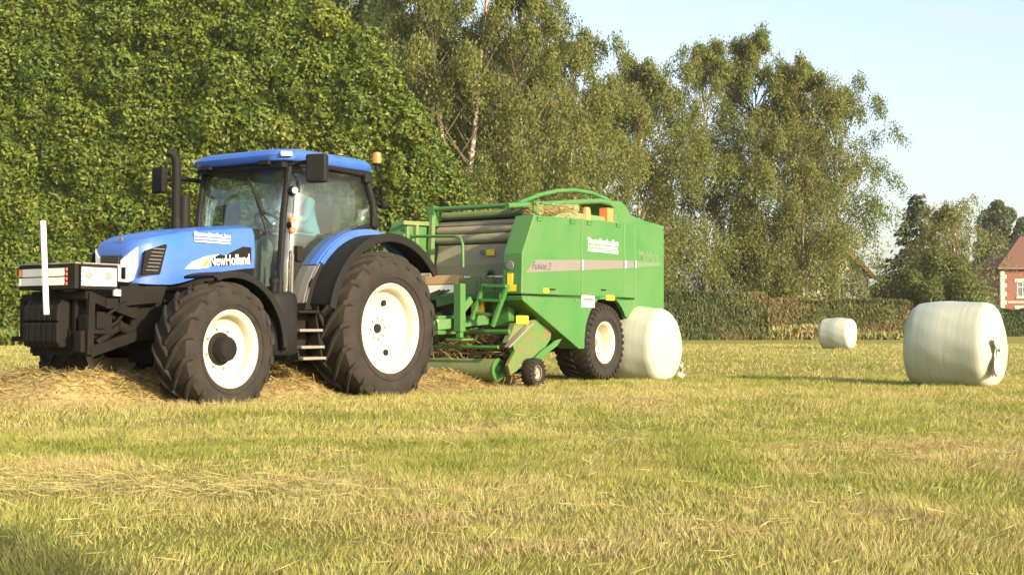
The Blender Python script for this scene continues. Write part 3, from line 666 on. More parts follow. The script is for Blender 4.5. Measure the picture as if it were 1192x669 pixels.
def brick_house():
    d = 132; s = FPX / d; x0 = (1165 - 596) / s; W, D, E = 10.0, 8.0, 6.6
    root = empty('brick_house', (x0, d, 0)); tag(root, 'red brick house with pale stone quoins and hipped tile roof at the right edge', 'house')
    # front wall built round its window openings
    wins = [(2.25, 4.55, 1.15, 1.5), (5.0, 4.55, 1.15, 1.5), (7.75, 4.55, 1.15, 1.5), (2.25, 1.75, 1.15, 1.7), (7.75, 1.75, 1.15, 1.7)]
    b = MB(); xs = [0, 1.675, 2.825, 4.425, 5.575, 7.175, 8.325, W]; zs = [0, .9, 2.6, 3.8, 5.3, E]
    holes = {(1, 1), (5, 1), (1, 3), (3, 3), (5, 3)}
    for i in range(7):
        for j in range(5):
            if (i, j) not in holes: b.box(((xs[i] + xs[i + 1]) / 2, .15, (zs[j] + zs[j + 1]) / 2), (xs[i + 1] - xs[i], .3, zs[j + 1] - zs[j]))
    b.box((.15, D / 2 + .15, E / 2), (.3, D - .3, E)); b.box((W - .15, D / 2 + .15, E / 2), (.3, D - .3, E)); b.box((W / 2, D, E / 2), (W - .6, .3, E))
    b.build('wall', M['brick'], root)
    for k in range(15):
        w = .62 if k % 2 else .42
        for sx, xx in ((1, -.02), (-1, W + .02)):
            q = MB(); q.box((xx + sx * w / 2, .1, .25 + k * .43), (w, .28, .4)); q.build('quoin', M['stone'], root, bevel=.02)
    for cx, cz, w, h in wins:
        window(root, cx, cz, w, h, .2)
        l = MB(); l.prism([(cx - w / 2 - .25, cz + h / 2 + .003), (cx + w / 2 + .25, cz + h / 2 + .003), (cx + w / 2 + .3, cz + h / 2 + .33), (cx - w / 2 - .3, cz + h / 2 + .33)], -.05, .08); l.build('lintel', M['stone'], root, bevel=.015)
        l = MB(); l.box((cx, -.02, cz - h / 2 - .08), (w + .3, .22, .14)); l.build('sill', M['stone'], root, bevel=.015)
    l = MB(); l.box((W / 2, -.02, 3.3), (W - 1.4, .06, .16)); l.build('string_course', M['stone'], root, bevel=.01)
    o = .45; rz = E + 3.6; e = E - .02
    r = MB(); v = [(-o, -o, e), (W + o, -o, e), (W + o, D + o, e), (-o, D + o, e), (3.6, D / 2, rz), (W - 3.6, D / 2, rz), (-o, -o, e + .12), (W + o, -o, e + .12), (W + o, D + o, e + .12), (-o, D + o, e + .12)]
    r.add(v, [(0, 3, 2, 1), (0, 1, 7, 6), (1, 2, 8, 7), (2, 3, 9, 8), (3, 0, 6, 9), (6, 7, 5, 4), (7, 8, 5), (8, 9, 4, 5), (9, 6, 4)]); ro = r.build('roof', M['rooftile'], root)
    g = MB(); g.tube([(-o, -o - .06, e + .06), (W + o, -o - .06, e + .06)], .07, 8); g.build('gutter', M['grey'], root)
    c = MB(); c.box((W - 3.0, D / 2, rz + .1), (.7, .6, 1.6)); c.box((W - 3.0, D / 2, rz + .95), (.84, .74, .14)); c.build('chimney', M['brick'], ro)
brick_house()
def white_house():
    d = 108; s = FPX / d; xr = (1012 - 596) / s; W, D, E, G = 6.4, 8.5, 5.2, 8.4
    root = empty('gabled_house', (xr - W, d, 0)); tag(root, 'cream rendered gabled house half hidden behind the birches', 'house')
    b = MB(); b.prism([(0, 0), (W, 0), (W, E), (W / 2, G), (0, E)], 0, D); b.build('wall', M['cream'], root)
    for cx, cz in ((1.7, 1.6), (4.7, 1.6), (1.7, 4.2), (4.7, 4.2)): window(root, cx, cz, 1.0, 1.25, -.03)
    for sgn in (0, 1):
        x0, x1 = (-.4, W / 2) if sgn == 0 else (W + .4, W / 2); z0 = E - .4 * (G - E) / (W / 2)
        r = MB(); r.prism([(x0, z0 + .02), (x1, G + .02), (x1, G + .22), (x0, z0 + .22)], -.35, D + .35); ro = r.build('roof', M['slate'], root)
        k = MB(); k.prism([(x0, z0 - .2), (x1, G - .2), (x1, G + .24), (x0, z0 + .24)], -.42, -.36); k.build('bargeboard', M['wood_orange'], root)
white_house()
def shed():
    d = 104; s = FPX / d; x0 = (1014 - 596) / s; W, D = 3.4, 3.0
    root = empty('garden_shed', (x0, d, 0)); tag(root, 'small shed with low grey roof beside the cream house', 'shed')
    b = MB(); b.box((W / 2, D / 2, 1.0), (W, D, 2.0)); b.build('wall', M['cream'], root)
    r = MB(); v = [(-.3, -.3, 1.98), (W + .5, -.3, 1.98), (W + .5, D + .3, 1.98), (-.3, D + .3, 1.98), (.9, D / 2, 3.0), (W - 1.6, D / 2, 3.0)]
    r.add(v, [(0, 3, 2, 1), (0, 1, 5, 4), (1, 2, 5), (2, 3, 4, 5), (3, 0, 4)]); r.build('roof', M['slate'], root)
    g = MB(); g.box((2.5, -.02, 1.0), (.9, .05, 1.8)); g.build('door', M['dark'], root)
shed()
def pale_barn():
    d = 135; s = FPX / d
    root = empty('farm_building', ((700 - 596) / s, d, 0)); tag(root, 'long pale low building glimpsed between the birch trunks', 'building')
    b = MB(); b.box((7.5, 3, 1.9), (17, 6, 3.8)); b.build('wall', M['cream'], root)
    r = MB(); r.prismx([(-.4, 3.8), (6.4, 3.8), (3, 6.0)], -1.5, 16.5); r.build('roof', M['slate'], root)
    for k in range(5): window(root, 1.2 + k * 3.1, 2.0, 1.1, 1.2, -.03)
pale_barn()
def lamp_post():
    d = 128; p = at(1151, 358, d); root = empty('street_lamp', (p.x, d, 0)); tag(root, 'slim pale lamp post with curved arm left of the brick house', 'lamp post')
    H = (HORIZON - 343) / (FPX / d) + CAMH
    b = MB(); b.tube([(0, 0, -.1), (0, 0, H * .8), (-.05, 0, H * .95), (-.25, 0, H), (-.5, 0, H + .02)], [.1, .08, .07, .06, .05], 8); b.build('pole', M['stone'], root, smooth=50)
    b = MB(); b.box((-.65, 0, H), (.4, .22, .12)); b.build('lamp_head', M['grey'], root, bevel=.03)
lamp_post()
def far_wood():
    n = 15000; x = -90 + 260 * rng.random(n); h = 3.5 + 5.5 * vnoise(x * .09, x * 0 + 2, 81) + 1.6 * vnoise(x * .5, x * 0, 82)
    z = h * rng.random(n) ** .6; y = 235 + rng.normal(0, 3, n) + 3 * vnoise(x * .3, z * .3, 83)
    v, f = leaf_arrays(np.stack([x, y, z], 1), rng.normal(size=(n, 3)), rng.normal(size=(n, 3)) + np.array([0, -1.2, .5]), .8 + .7 * rng.random(n), .5 + .4 * rng.random(n))
    tag(np_mesh('distant_wood', v, [f], LEAF_DARK, tint=np.repeat(np.clip(rng.normal(.6, .2, n), 0, 1), 4)), 'low dark line of distant woodland on the horizon', 'woodland', kind='stuff')
far_wood()

# ================================================================== WHEELS AND LETTERING
def tyre_mb(Rt, hw, lip, n, lug_h, sweep=.42, lug_w=.055, seg=64, tread=5):
    b = MB(); Rc = Rt - lug_h; h = Rc - lip
    prof = [(lip - .02, .80 * hw), (lip + .012, .9 * hw), (lip + .25 * h, .99 * hw), (lip + .5 * h, 1.0 * hw), (lip + .78 * h, .95 * hw), (lip + .93 * h, .86 * hw), (Rc, .6 * hw), (Rc + .006, 0)]
    b.lathe(prof + [(r, -y) for r, y in prof[-2::-1]], seg=seg)
    # raised bead ring on each sidewall
    for sd_ in (1, -1): b.lathe([(lip + .22 * h, sd_ * .985 * hw), (lip + .24 * h, sd_ * (1.0 * hw + .006)), (lip + .27 * h, sd_ * (1.0 * hw + .006)), (lip + .29 * h, sd_ * .995 * hw)], seg=seg)
    sect = [(-.06, Rc + .004, Rt), (.2, Rc + .003, Rt), (.45, Rc, Rt), (.68, Rc - .012, Rt - .012), (.86, Rc - .05 * h - .01, Rt - .03), (.97, Rc - .24 * h, Rc - .2 * h + .02)]
    for sd_ in (1, -1):
        for k in range(n):
            a0 = 2 * math.pi * (k + (.5 if sd_ < 0 else 0)) / n; vs_ = []
            for i, (t, rb, rt) in enumerate(sect):
                a = a0 + sweep * max(t, 0) ** .9; y = sd_ * t * hw * 1.0; w = lug_w * (.8 + .45 * max(t, 0)); wb = w / rt / 2; wt = wb * .72
                yo = sd_ * (.012 if i == len(sect) - 1 else 0)
                for (rr, dw) in ((rb - .02, -wb), (rt, -wt), (rt, wt), (rb - .02, wb)): vs_.append((rr * math.cos(a + dw), y + yo, rr * math.sin(a + dw)))
            fs_ = []
            for i in range(len(sect) - 1):
                o = 4 * i
                for q in range(3): fs_.append((o + q, o + q + 1, o + q + 5, o + q + 4))
            fs_ += [(0, 3, 2, 1), tuple(4 * (len(sect) - 1) + q for q in range(4))]
            b.add(vs_, fs_)
    return b
def wheel(parent, loc, side, Rt, hw, lip, n, lug_h, rimprof, hubprof, mats, bolts=(8, .12, .0), rot=0, steer=0, lug_w=.055, sweep=.42, holes=(), label=None, name='wheel'):
    """side = +1: outer face towards +y"""
    w = empty(name, loc); w.parent = parent; w.rotation_euler = (0, rot, steer)
    if label: w['label'] = label
    sg = side
    tyre_mb(Rt, hw, lip, n, lug_h, sweep, lug_w).build('tyre', M['tyre'], w, smooth=32)
    r = MB(); r.lathe([(a, sg * y) for a, y in rimprof], seg=56); r.build('rim', mats[0], w, smooth=40)
    h = MB(); h.lathe([(a, sg * y) for a, y in hubprof], seg=32); h.build('hub', mats[1], w, smooth=40)
    nb, rb, yb = bolts
    for k in range(nb):
        a = 2 * math.pi * k / nb; c = Vector((rb * math.cos(a), sg * yb, rb * math.sin(a))); q = MB(); q.tube([c, c + Vector((0, sg * .022, 0))], .013, 6); q.build('bolt', M['steel'], w)
    for a, rr, yy in holes:
        c = Vector((rr * math.cos(a), sg * yy, rr * math.sin(a))); q = MB(); q.tube([c + Vector((0, -.012 * sg, 0)), c + Vector((0, .012 * sg, 0))], .036, 14); q.build('rim_slot', M['black'], w)
    return w
def lettering(text, parent, origin, size, mat, name='lettering', width=None, bold=0, shear=0, side=1, tilt=0, depth=.003):
    """raised flat lettering on a +y facing panel; origin = its lower left corner as the viewer sees it"""
    cu = bpy.data.curves.new(name, 'FONT'); cu.body = text; cu.size = size; cu.extrude = depth / 2; cu.offset = bold; cu.shear = shear; cu.resolution_u = 3
    tmp = bpy.data.objects.new(name, cu); C.objects.link(tmp)
    dg = bpy.context.evaluated_depsgraph_get(); me = bpy.data.meshes.new_from_object(tmp.evaluated_get(dg)); bpy.data.objects.remove(tmp)
    co = np.empty(len(me.vertices) * 3); me.vertices.foreach_get('co', co); co = co.reshape(-1, 3)
    k = width / (co[:, 0].max() - co[:, 0].min()) if width else 1
    x, y, z = (co[:, 0] - co[:, 0].min()) * k, co[:, 1], co[:, 2]
    ct, st = math.cos(tilt), math.sin(tilt); x, y = x * ct - y * st, x * st + y * ct
    new = np.stack([origin[0] - x, origin[1] + z + depth / 2, origin[2] + y], 1); me.vertices.foreach_set('co', new.ravel()); me.update()
    me.materials.clear(); me.materials.append(mat)
    o = bpy.data.objects.new(name, me); C.objects.link(o); o.parent = parent; return o
def side_panel(F, name, pts, y, mat, parent, thick=.012, bevel=0, sink=.0):
    b = MB(); b.prism([(F.ony(px, py, y).x, F.ony(px, py, y).z) for px, py in pts], y - sink, y + thick); return b.build(name, mat, parent, bevel=bevel)

# ================================================================== TRACTOR
tractor = empty('tractor', TF.w(0, 0), TF.rz)
tag(tractor, 'blue farm tractor with black cab frame and cream white wheel rims pulling the green baler', 'tractor')
T = tractor
WB = 2.46
# --- wheels
rear_rim = [(.40, -.24), (.50, -.25), (.50, -.2), (.45, -.15), (.45, .17), (.475, .225), (.515, .245), (.52, .262), (.505, .268), (.47, .252), (.445, .215), (.435, .14), (.40, .11), (.2, .055), (.10, .05)]
rear_hub = [(.16, .03), (.16, .058), (.105, .062), (.10, .05), (.055, .05), (.05, .03), (0, .03)]
front_rim = [(.30, -.2), (.375, -.205), (.37, -.17), (.335, -.13), (.335, .13), (.36, .19), (.385, .205), (.39, .218), (.378, .222), (.35, .208), (.325, .18), (.318, .1), (.28, .07), (.17, .06), (.12, .06)]
front_hub = [(.165, .05), (.165, .075), (.125, .085), (.122, .17), (.105, .195), (.06, .2), (0, .2)]
for s in (1, -1):
    wheel(T, (0, s * .86, .82), s, .885, .295, .505, 20, .05, rear_rim, rear_hub, (M['rim'], M['rim']), (8, .125, .06), .1, 0, .062, .5, holes=((1.9, .3, .095), (-1.85, .3, .095)))
    wheel(T, (WB, s * .88, .62), s, .675, .245, .38, 18, .042, front_rim, front_hub, (M['rim'], M['black_dirty']), (8, .2, .062), .25, R(3), .055, .5)
for s in (1, -1):
    hc = MB(); hc.cyl((0, s * .86 + s * .031, .82), (0, s * .86 + s * .075, .82), .052, 18); hc.build('axle_cap', M['black'], T)
# --- bonnet: lofted from cross sections (x, half width, bottom, shoulder, crown)
st = [(3.02, .17, 1.30, 1.55, 1.60), (2.99, .27, 1.275, 1.61, 1.675), (2.93, .34, 1.265, 1.64, 1.72), (2.82, .385, 1.26, 1.67, 1.765), (2.6, .40, 1.262, 1.71, 1.81), (2.45, .405, 1.29, 1.735, 1.84), (2.2, .41, 1.36, 1.765, 1.87), (1.9, .415, 1.42, 1.795, 1.905), (1.6, .42, 1.46, 1.825, 1.935), (1.46, .42, 1.47, 1.83, 1.945)]
b = MB(); vs_, fs_ = [], []
for x, hw, zb, zs_, zc in st:
    sec = [(-hw * .985, zb), (-hw, (zb + zs_) / 2), (-hw * .97, zs_), (-hw * .88, zs_ + (zc - zs_) * .62), (-hw * .6, zs_ + (zc - zs_) * .93), (0, zc)]
    sec = sec + [(-y, z) for y, z in sec[-2::-1]]; vs_ += [(x, y, z) for y, z in sec]
m_ = 11
for i in range(len(st) - 1):
    for j in range(m_ - 1): a = i * m_ + j; fs_.append((a, a + 1, a + m_ + 1, a + m_))
fs_ += [tuple(range(m_)), tuple((len(st) - 1) * m_ + j for j in range(m_ - 1, -1, -1))]
for i in range(len(st) - 1): fs_.append((i * m_, (i + 1) * m_, (i + 1) * m_ + m_ - 1, i * m_ + m_ - 1))
b.add(vs_, fs_); hood = b.build('bonnet', M['blue'], T, smooth=38)
# front grille (dark mesh), side vents, headlights
g = MB(); g.box((3.015, 0, 1.5), (.06, .3, .1)); g.box((2.995, 0, 1.37), (.08, .42, .12)); go = g.build('grille', M['black_dirty'], hood, bevel=.01)
for k in range(6): g = MB(); g.box((3.05, 0, 1.46 + k * .016), (.01, .28, .005)); g.build('grille_bar', M['grey'], hood)
for s in (1, -1):
    # headlight wraps the nose corner
    g = MB(); rows = [(3.04, .09, 1.29, 1.46), (3.03, .15, 1.285, 1.50), (3.008, .235, 1.28, 1.56), (2.985, .283, 1.30, 1.60), (2.962, .32, 1.44, 1.63)]
    vs_ = []; fs_ = []
    for x, y, z0, z1 in rows: vs_ += [(x + .006, s * (y + .004), z0), (x + .006, s * (y + .004), z1), (x - .05, s * (y - .05), z1), (x - .05, s * (y - .05), z0)]
    for i in range(len(rows) - 1):
        for q in range(4): fs_.append((4 * i + q, 4 * i + (q + 1) % 4, 4 * i + 4 + (q + 1) % 4, 4 * i + 4 + q))
    fs_ += [(0, 1, 2, 3), (16, 19, 18, 17)]
    g.add(vs_, fs_); g.build('headlight', M['lens'], hood, smooth=35)
    pts = [(165, 320), (169, 292), (193, 284), (194, 286), (186, 319)]
    pp = [TF.ony(px, py, .40) for px, py in pts]; y0, y1 = sorted((s * .375, s * .409))
    g = MB(); g.prism([(p.x, p.z) for p in pp], y0, y1); vo = g.build('side_vent', M['black_dirty'], hood, bevel=.006)
    for k in range(7):
        pc = TF.ony(180, 302, .4); zz = pc.z + (k - 3) * .036; g = MB(); g.box((pc.x - (k - 3) * .014, s * .411, zz), (.15, .006, .008)); g.build('vent_slat', M['grey'], hood)
# white swoosh, dark leaf and lettering low on the bonnet side
yb = .418
side_panel(TF, 'white_decal', [(216, 313), (224, 305), (238, 299), (255, 296), (246, 301), (243, 306), (243, 311), (230, 313)], yb, M['sticker_white'], hood, .004, sink=.02)
side_panel(TF, 'yellow_decal', [(236, 310.5), (237.5, 305), (243, 299.5), (248.5, 297.5), (243, 302.5), (241.5, 309)], yb + .005, M['yellow'], hood, .003)
side_panel(TF, 'dark_decal', [(243, 309), (244, 303), (250, 298), (256, 296), (262, 298), (270, 293), (283, 287), (292, 288), (292, 305), (262, 309)], yb, M['dark'], hood, .006, sink=.02)
lettering('NewHolland', hood, TF.ony(244.5, 309.3, yb + .008), .155, M['sticker_white'], width=.57, bold=.0015, tilt=.075)
lettering('Bamelinckx.Jan', hood, TF.ony(226.5, 274.3, yb), .066, M['sticker_white'], width=.5, bold=.0005)
lettering('LOONWERKBEDRIJF', hood, TF.ony(226.5, 278.2, yb), .032, M['sticker_white'], width=.5)
q = MB(); p = TF.ony(226.5, 280.5, yb); q.box((p.x - .25, yb, p.z), (.5, .006, .012)); q.build('text_rule', M['sticker_white'], hood)
q = MB(); q.lathe([(.0, 0), (.03, .002), (.03, .008), (0, .012)], (2.99, .1, 1.71), 14, 'x'); q.build('bonnet_badge', M['steel'], hood)
# --- engine, gearbox, chassis
b = MB(); b.box((2.3, 0, .98), (1.4, .52, .56)); b.box((2.2, 0, 1.3), (1.3, .6, .2)); b.box((1.1, 0, .84), (1.6, .62, .5)); b.box((-.05, 0, .84), (.9, .75, .55)); b.box((3.0, 0, 1.1), (.12, .62, .34))
b.cyl((1.9, .3, 1.0), (1.9, .36, 1.0), .12); b.cyl((2.2, .29, .9), (2.2, .4, .9), .05); b.tube([(2.6, .27, 1.1), (2.4, .33, 1.05), (2.0, .31, 1.12), (1.6, .3, 1.0)], .025)
b.build('engine_block', M['dark'], T, bevel=.02)
b = MB(); b.cyl((0, -.75, .82), (0, .75, .82), .13); b.cyl((0, -.45, .82), (0, .45, .82), .2); b.build('rear_axle', M['dark'], T, smooth=40)
b = MB(); b.tube([(WB, -.72, .62), (WB, -.3, .6), (WB, .3, .6), (WB, .72, .62)], [.11, .09, .09, .11], 12); b.box((WB, 0, .62), (.4, .36, .3)); b.cyl((WB - .2, -.5, .66), (WB - .2, .5, .66), .03); b.build('front_axle', M['dark'], T, bevel=.01)
side_panel(TF, 'radiator_side_cover', [(138, 333), (193, 333), (186, 352), (138, 356)], .37, M['black_dirty'], T, .02, sink=.1)
# --- front linkage, weight frame and lighting board
fl = MB(); X0 = 3.72
fl.box((3.35, -.02, .98), (.5, .5, .22)); fl.box((3.3, 0, .72), (.7, .36, .18)); fl.beam((3.62, -.4, 1.14), (3.62, .42, 1.14), .08, .08); fl.beam((3.58, -.42, .62), (3.58, .44, .62), .09, .1); fl.beam((3.0, .34, .95), (3.6, .40, 1.12), .06, .09); fl.beam((3.0, .32, .75), (3.62, .42, .6), .07, .1); fl.beam((3.0, -.34, .95), (3.6, -.40, 1.12), .06, .09); fl.beam((3.0, -.32, .75), (3.62, -.42, .6), .07, .1)
for yy in (-.4, .22, .42): fl.beam((3.6, yy, 1.16), (3.62, yy, .58), .07, .05, up=(0, 1, 0))
fl.tube([(3.05, .3, 1.12), (3.25, .44, 1.05), (3.45, .38, .92), (3.6, .33, .98)], .018, 6); fl.tube([(3.05, .25, 1.0), (3.3, .42, .88), (3.5, .34, .74), (3.62, .3, .78)], .018, 6); fl.cyl((3.2, .36, .85), (3.52, .40, .68), .035, 12); fl.cyl((3.1, .33, .8), (3.26, .37, .86), .055, 12); fl.box((3.36, .38, 1.06), (.14, .1, .1)); fl.box((3.5, .42, .9), (.1, .05, .16))
fl.beam((3.6, -.58, 1.12), (3.6, -.58, .72), .07, .07); fl.beam((3.6, -.58, 1.12), (3.6, -.3, 1.12), .07, .07); fl.beam((3.66, -.64, .72), (3.66, -.3, .72), .1, .05)
fl.tube([(3.6, -.5, .66), (3.66, -.5, .86)], .05); fl.box((3.5, .36, .86), (.3, .12, .18)); fl.tube([(3.1, .2, .9), (3.3, .3, .95), (3.5, .28, .8)], .03); fl.tube([(3.1, -.2, .95), (3.35, -.28, 1.0), (3.55, -.2, .85)], .03)
fl.box((3.68, .36, .7), (.05, .1, .2))
fl.build('front_linkage', M['dark'], T, bevel=.012)
for k in range(6):
    yy = -.34 + k * .088; w = MB(); w.prism([(3.5, .66), (3.5, 1.0), (3.56, 1.1), (3.70, 1.1), (3.76, 1.03), (3.77, .90), (3.74, .885), (3.77, .87), (3.77, .7), (3.72, .64)], yy - .039, yy + .039); w.build('front_weight', M['black_dirty'], T, bevel=.012)
lb = MB(); bx0, bx1, by = 3.33, 3.82, .45; z0, z1 = 1.19, 1.425
lb.box((bx1 - .02, 0.05, (z0 + z1) / 2), (.05, .84, z1 - z0)); lb.box(((bx0 + bx1) / 2 - .03, by, (z0 + z1) / 2), (bx1 - bx0 - .06, .05, z1 - z0)); lb.box(((bx0 + bx1) / 2 - .03, -.35, (z0 + z1) / 2), (bx1 - bx0 - .06, .05, z1 - z0)); lb.box(((bx0 + bx1) / 2, .05, z0 + .02), (bx1 - bx0 - .1, .74, .03))
frame_o = lb.build('lighting_board', M['black'], T, bevel=.01)
t_ = MB(); t_.box((bx1 - .02, .05, z1 + .008), (.06, .86, .012)); t_.box(((bx0 + bx1) / 2 - .05, by, z1 + .008), (bx1 - bx0 - .06, .06, .012)); t_.build('board_trim', M['steel'], frame_o)
for k in range(2):
    w = MB(); w.box((bx1 + .012, .015, 1.265 + k * .085), (.014, .62, .074)); w.build('board_panel', M['white'], frame_o, bevel=.003)
    w = MB(); w.box((bx1 + .012, -.325, 1.265 + k * .085), (.014, .045, .07)); w.build('board_reflector', M['orange'] if k else M['white'], frame_o)
for k in range(4):
    w = MB(); w.box((bx1 + .012, .352, 1.243 + k * .044), (.014, .024, .03)); w.build('board_reflector', M['red'], frame_o)
    w = MB(); w.box((3.56, by + .032, 1.243 + k * .044), (.4, .014, .04)); w.build('board_panel', M['white'], frame_o, bevel=.002)
for xx in (3.68, 3.46): w = MB(); w.lathe([(.0, .01), (.034, .009), (.036, 0)], (xx, by + .041, 1.32), 16); w.build('side_lamp', M['steel'], frame_o)
w = MB(); w.box((3.34, .47, 1.165), (.07, .03, .06)); w.build('marker_plate', M['white'], frame_o)
pole = MB(); pt = TF.onx(50, 257, 3.89); pb = TF.onx(54, 366, 3.89); pole.tube([(3.89, pb.y, pb.z), (3.89, pt.y, pt.z)], .027, 12); pole.build('marker_pole', M['white'], T, smooth=40)
# --- cab
A1, A2, Z0, ZR = (1.27, .66), (-.12, .72), 1.0, 2.63
def post(name, pts, r, flat=1): q = MB(); q.tube(pts, r, 8, flat); return q.build(name, M['black'], T, smooth=40)
for s in (1, -1):
    post('front_pillar', [(1.33, s * .64, .9), (1.31, s * .655, 1.5), (1.27, s * .66, 2.1), (1.18, s * .66, 2.62)], .036)
    post('rear_pillar', [(-.18, s * .735, 1.98), (-.13, s * .725, 2.3), (-.03, s * .70, 2.62)], .04)
    post('roof_rail', [(1.18, s * .66, 2.6), (.6, s * .70, 2.63), (-.03, s * .7, 2.61)], .035)
    post('door_frame', [(1.24, s * .675, .95), (1.0, s * .69, .93), (.93, s * .70, 1.15), (.72, s * .71, 1.55), (.4, s * .715, 1.85), (.05, s * .72, 1.99), (-.17, s * .73, 2.02)], .022)
for xx, ys in ((1.19, .62), (-.05, .66)): post('cab_header', [(xx, -ys, 2.6), (xx + .05 * (xx > 1), 0, 2.62), (xx, ys, 2.6)], .035)
# glass: curved windscreen, doors, rear window as thin sheets with thickness
def pane(name, grid, t=.006):
    v = np.array(grid, float); nr, nc = v.shape[:2]; q = MB(); fl_ = [tuple(p) for p in v.reshape(-1, 3)]
    q.add(fl_, [(i * nc + j, i * nc + j + 1, (i + 1) * nc + j + 1, (i + 1) * nc + j) for i in range(nr - 1) for j in range(nc - 1)])
    o = q.build(name, M['glass'], T, smooth=60); md = o.modifiers.new('thick', 'SOLIDIFY'); md.thickness = t; return o
pane('windscreen', [[(x0 + .07 * (1 - (y / .63) ** 2), y, z) for y in np.linspace(-.63, .63, 9)] for z, x0 in ((1.25, 1.33), (1.7, 1.31), (2.15, 1.27), (2.58, 1.2))])
def drow(z, xr): return [(1.3 - .1 * max(0, (z - 1.5) / 1.1) - (1.3 - .1 * max(0, (z - 1.5) / 1.1) - xr) * k / 4 , .685 + .02 * math.sin(k / 4 * 3.14), z) for k in range(5)]
for s in (1, -1):
    rows = [drow(z, xr) for z, xr in ((.97, 1.0), (1.2, .92), (1.55, .73), (1.84, .42), (2.0, -.12), (2.3, -.11), (2.58, -.03))]
    pane('door_window', [[(x, s * y, z) for x, y, z in r_] for r_ in rows])
pane('rear_window', [[(x0, y, z) for y in np.linspace(-.68, .68, 5)] for z, x0 in ((1.75, -.16), (2.1, -.14), (2.58, -.05))])
# roof cap
def rounded(x0, x1, hy, r, n=6):
    out = []
    for cx, cy, a0 in ((x1 - r, hy - r, 0), (x0 + r, hy - r, 90), (x0 + r, -hy + r, 180), (x1 - r, -hy + r, 270)):
        for k in range(n + 1): a = R(a0 + 90 * k / n); out.append((cx + r * math.cos(a), cy + r * math.sin(a)))
    return out
b = MB(); rings = [(2.625, -.02), (2.64, .0), (2.70, .012), (2.745, -.02), (2.77, -.1), (2.785, -.3)]; vs_, fs_ = [], []
for z, off in rings: 
    ring = rounded(-.22 - off, 1.36 + off, .76 + off, .26); vs_ += [(x, y, z + .025 * math.sin((x + .2) / 1.6 * 3.14)) for x, y in ring]
m_ = len(ring)
for i in range(len(rings) - 1):
    for j in range(m_): fs_.append((i * m_ + j, i * m_ + (j + 1) % m_, (i + 1) * m_ + (j + 1) % m_, (i + 1) * m_ + j))
fs_ += [tuple(range(m_)), tuple((len(rings) - 1) * m_ + j for j in range(m_))]
b.add(vs_, fs_); roof = b.build('cab_roof', M['blue'], T, smooth=45)
rl = MB(); rl.prism([(-.1, 2.56), (1.3, 2.57), (1.3, 2.625), (-.1, 2.625)], -.66, .66); rl.build('roof_lining', M['black'], T)
for yy in (.45, -.45): w = MB(); w.box((1.35, yy, 2.62), (.05, .15, .05)); w.build('work_light', M['black'], roof, bevel=.008)
w = MB(); p = TF.ony(326, 178.5, .70); w.box((1.275, .70, 2.705), (.1, .12, .05), Matrix.Rotation(R(45), 3, 'Z')); w.build('corner_light', M['lens'], roof, bevel=.008)
w = MB(); w.box((1.24, -.72, 2.70), (.1, .12, .08), Matrix.Rotation(R(-45), 3, 'Z')); w.build('corner_light', M['grey'], roof, bevel=.01)
w = MB(); w.cyl((-.2, .74, 2.66), (-.2, .74, 2.74), .02); w.lathe([(0, 2.735), (.055, 2.735), (.055, 2.755), (0, 2.755)], (-.2, .74, 0), 20, 'z'); w.build('beacon_base', M['black'], T)
w = MB(); w.lathe([(.05, 2.755), (.052, 2.83), (.045, 2.875), (.02, 2.885), (0, 2.886)], (-.2, .74, 0), 20, 'z'); w.build('beacon', M['amber'], T, smooth=50)
# lower cab body, floor, fuel tank, steps
b = MB(); b.prism([(1.35, .88), (1.35, 1.28), (.95, 1.2), (.72, 1.55), (.4, 1.82), (-.14, 1.96), (-.2, 1.3), (.4, .95), (.6, .88)], -.6, .6); b.build('cab_base', M['dark'], T, bevel=.02)
b = MB(); b.prism([(1.2, .9), (1.2, 1.02), (.95, 1.05), (.78, 1.3), (.6, 1.2), (.6, .9)], .605, .7); b.build('door_sill', M['black_dirty'], T, bevel=.015)
tk = MB(); ctr = (1.585, .83)
prof = []
for z, sc in ((.54, .88), (.57, 1), (.85, 1.02), (1.12, 1), (1.18, .93), (1.205, .75)): prof.append([(ctr[0] + (x - 0) * sc, ctr[1] + y * sc, z) for x, y in rounded(-.21, .21, .2, .12, 4)])
n_ = len(prof[0]); tk.add([p for r_ in prof for p in r_], [(i * n_ + j, i * n_ + (j + 1) % n_, (i + 1) * n_ + (j + 1) % n_, (i + 1) * n_ + j) for i in range(len(prof) - 1) for j in range(n_)] + [tuple(range(n_)), tuple((len(prof) - 1) * n_ + j for j in range(n_))])
tank = tk.build('fuel_tank', M['black'], T, smooth=45)
w = MB(); w.cyl((1.585, .83, 1.2), (1.585, .83, 1.34), .035); w.cyl((1.585, .83, 1.3), (1.585, .83, 1.35), .05); w.build('filler_cap', M['black_dirty'], tank, smooth=40)
tr = MB()
for k, zz in enumerate((1.0, .80, .62, .5)):
    w = MB(); w.box((1.17 - .005 * k, .86 + .02 * k, zz), (.36, .2, .03)); w.build('step', M['steel'] if k else M['black_dirty'], T, bevel=.006)
for xx in (.99, 1.35): w = MB(); w.beam((xx, .80, 1.06), (xx - .02, .9, .47), .03, .12, up=(0, 1, 0)); w.build('step_rail', M['black_dirty'], T)
w = MB(); w.box((1.16, .72, .78), (.34, .02, .55)); w.build('step_back', M['dark'], T)
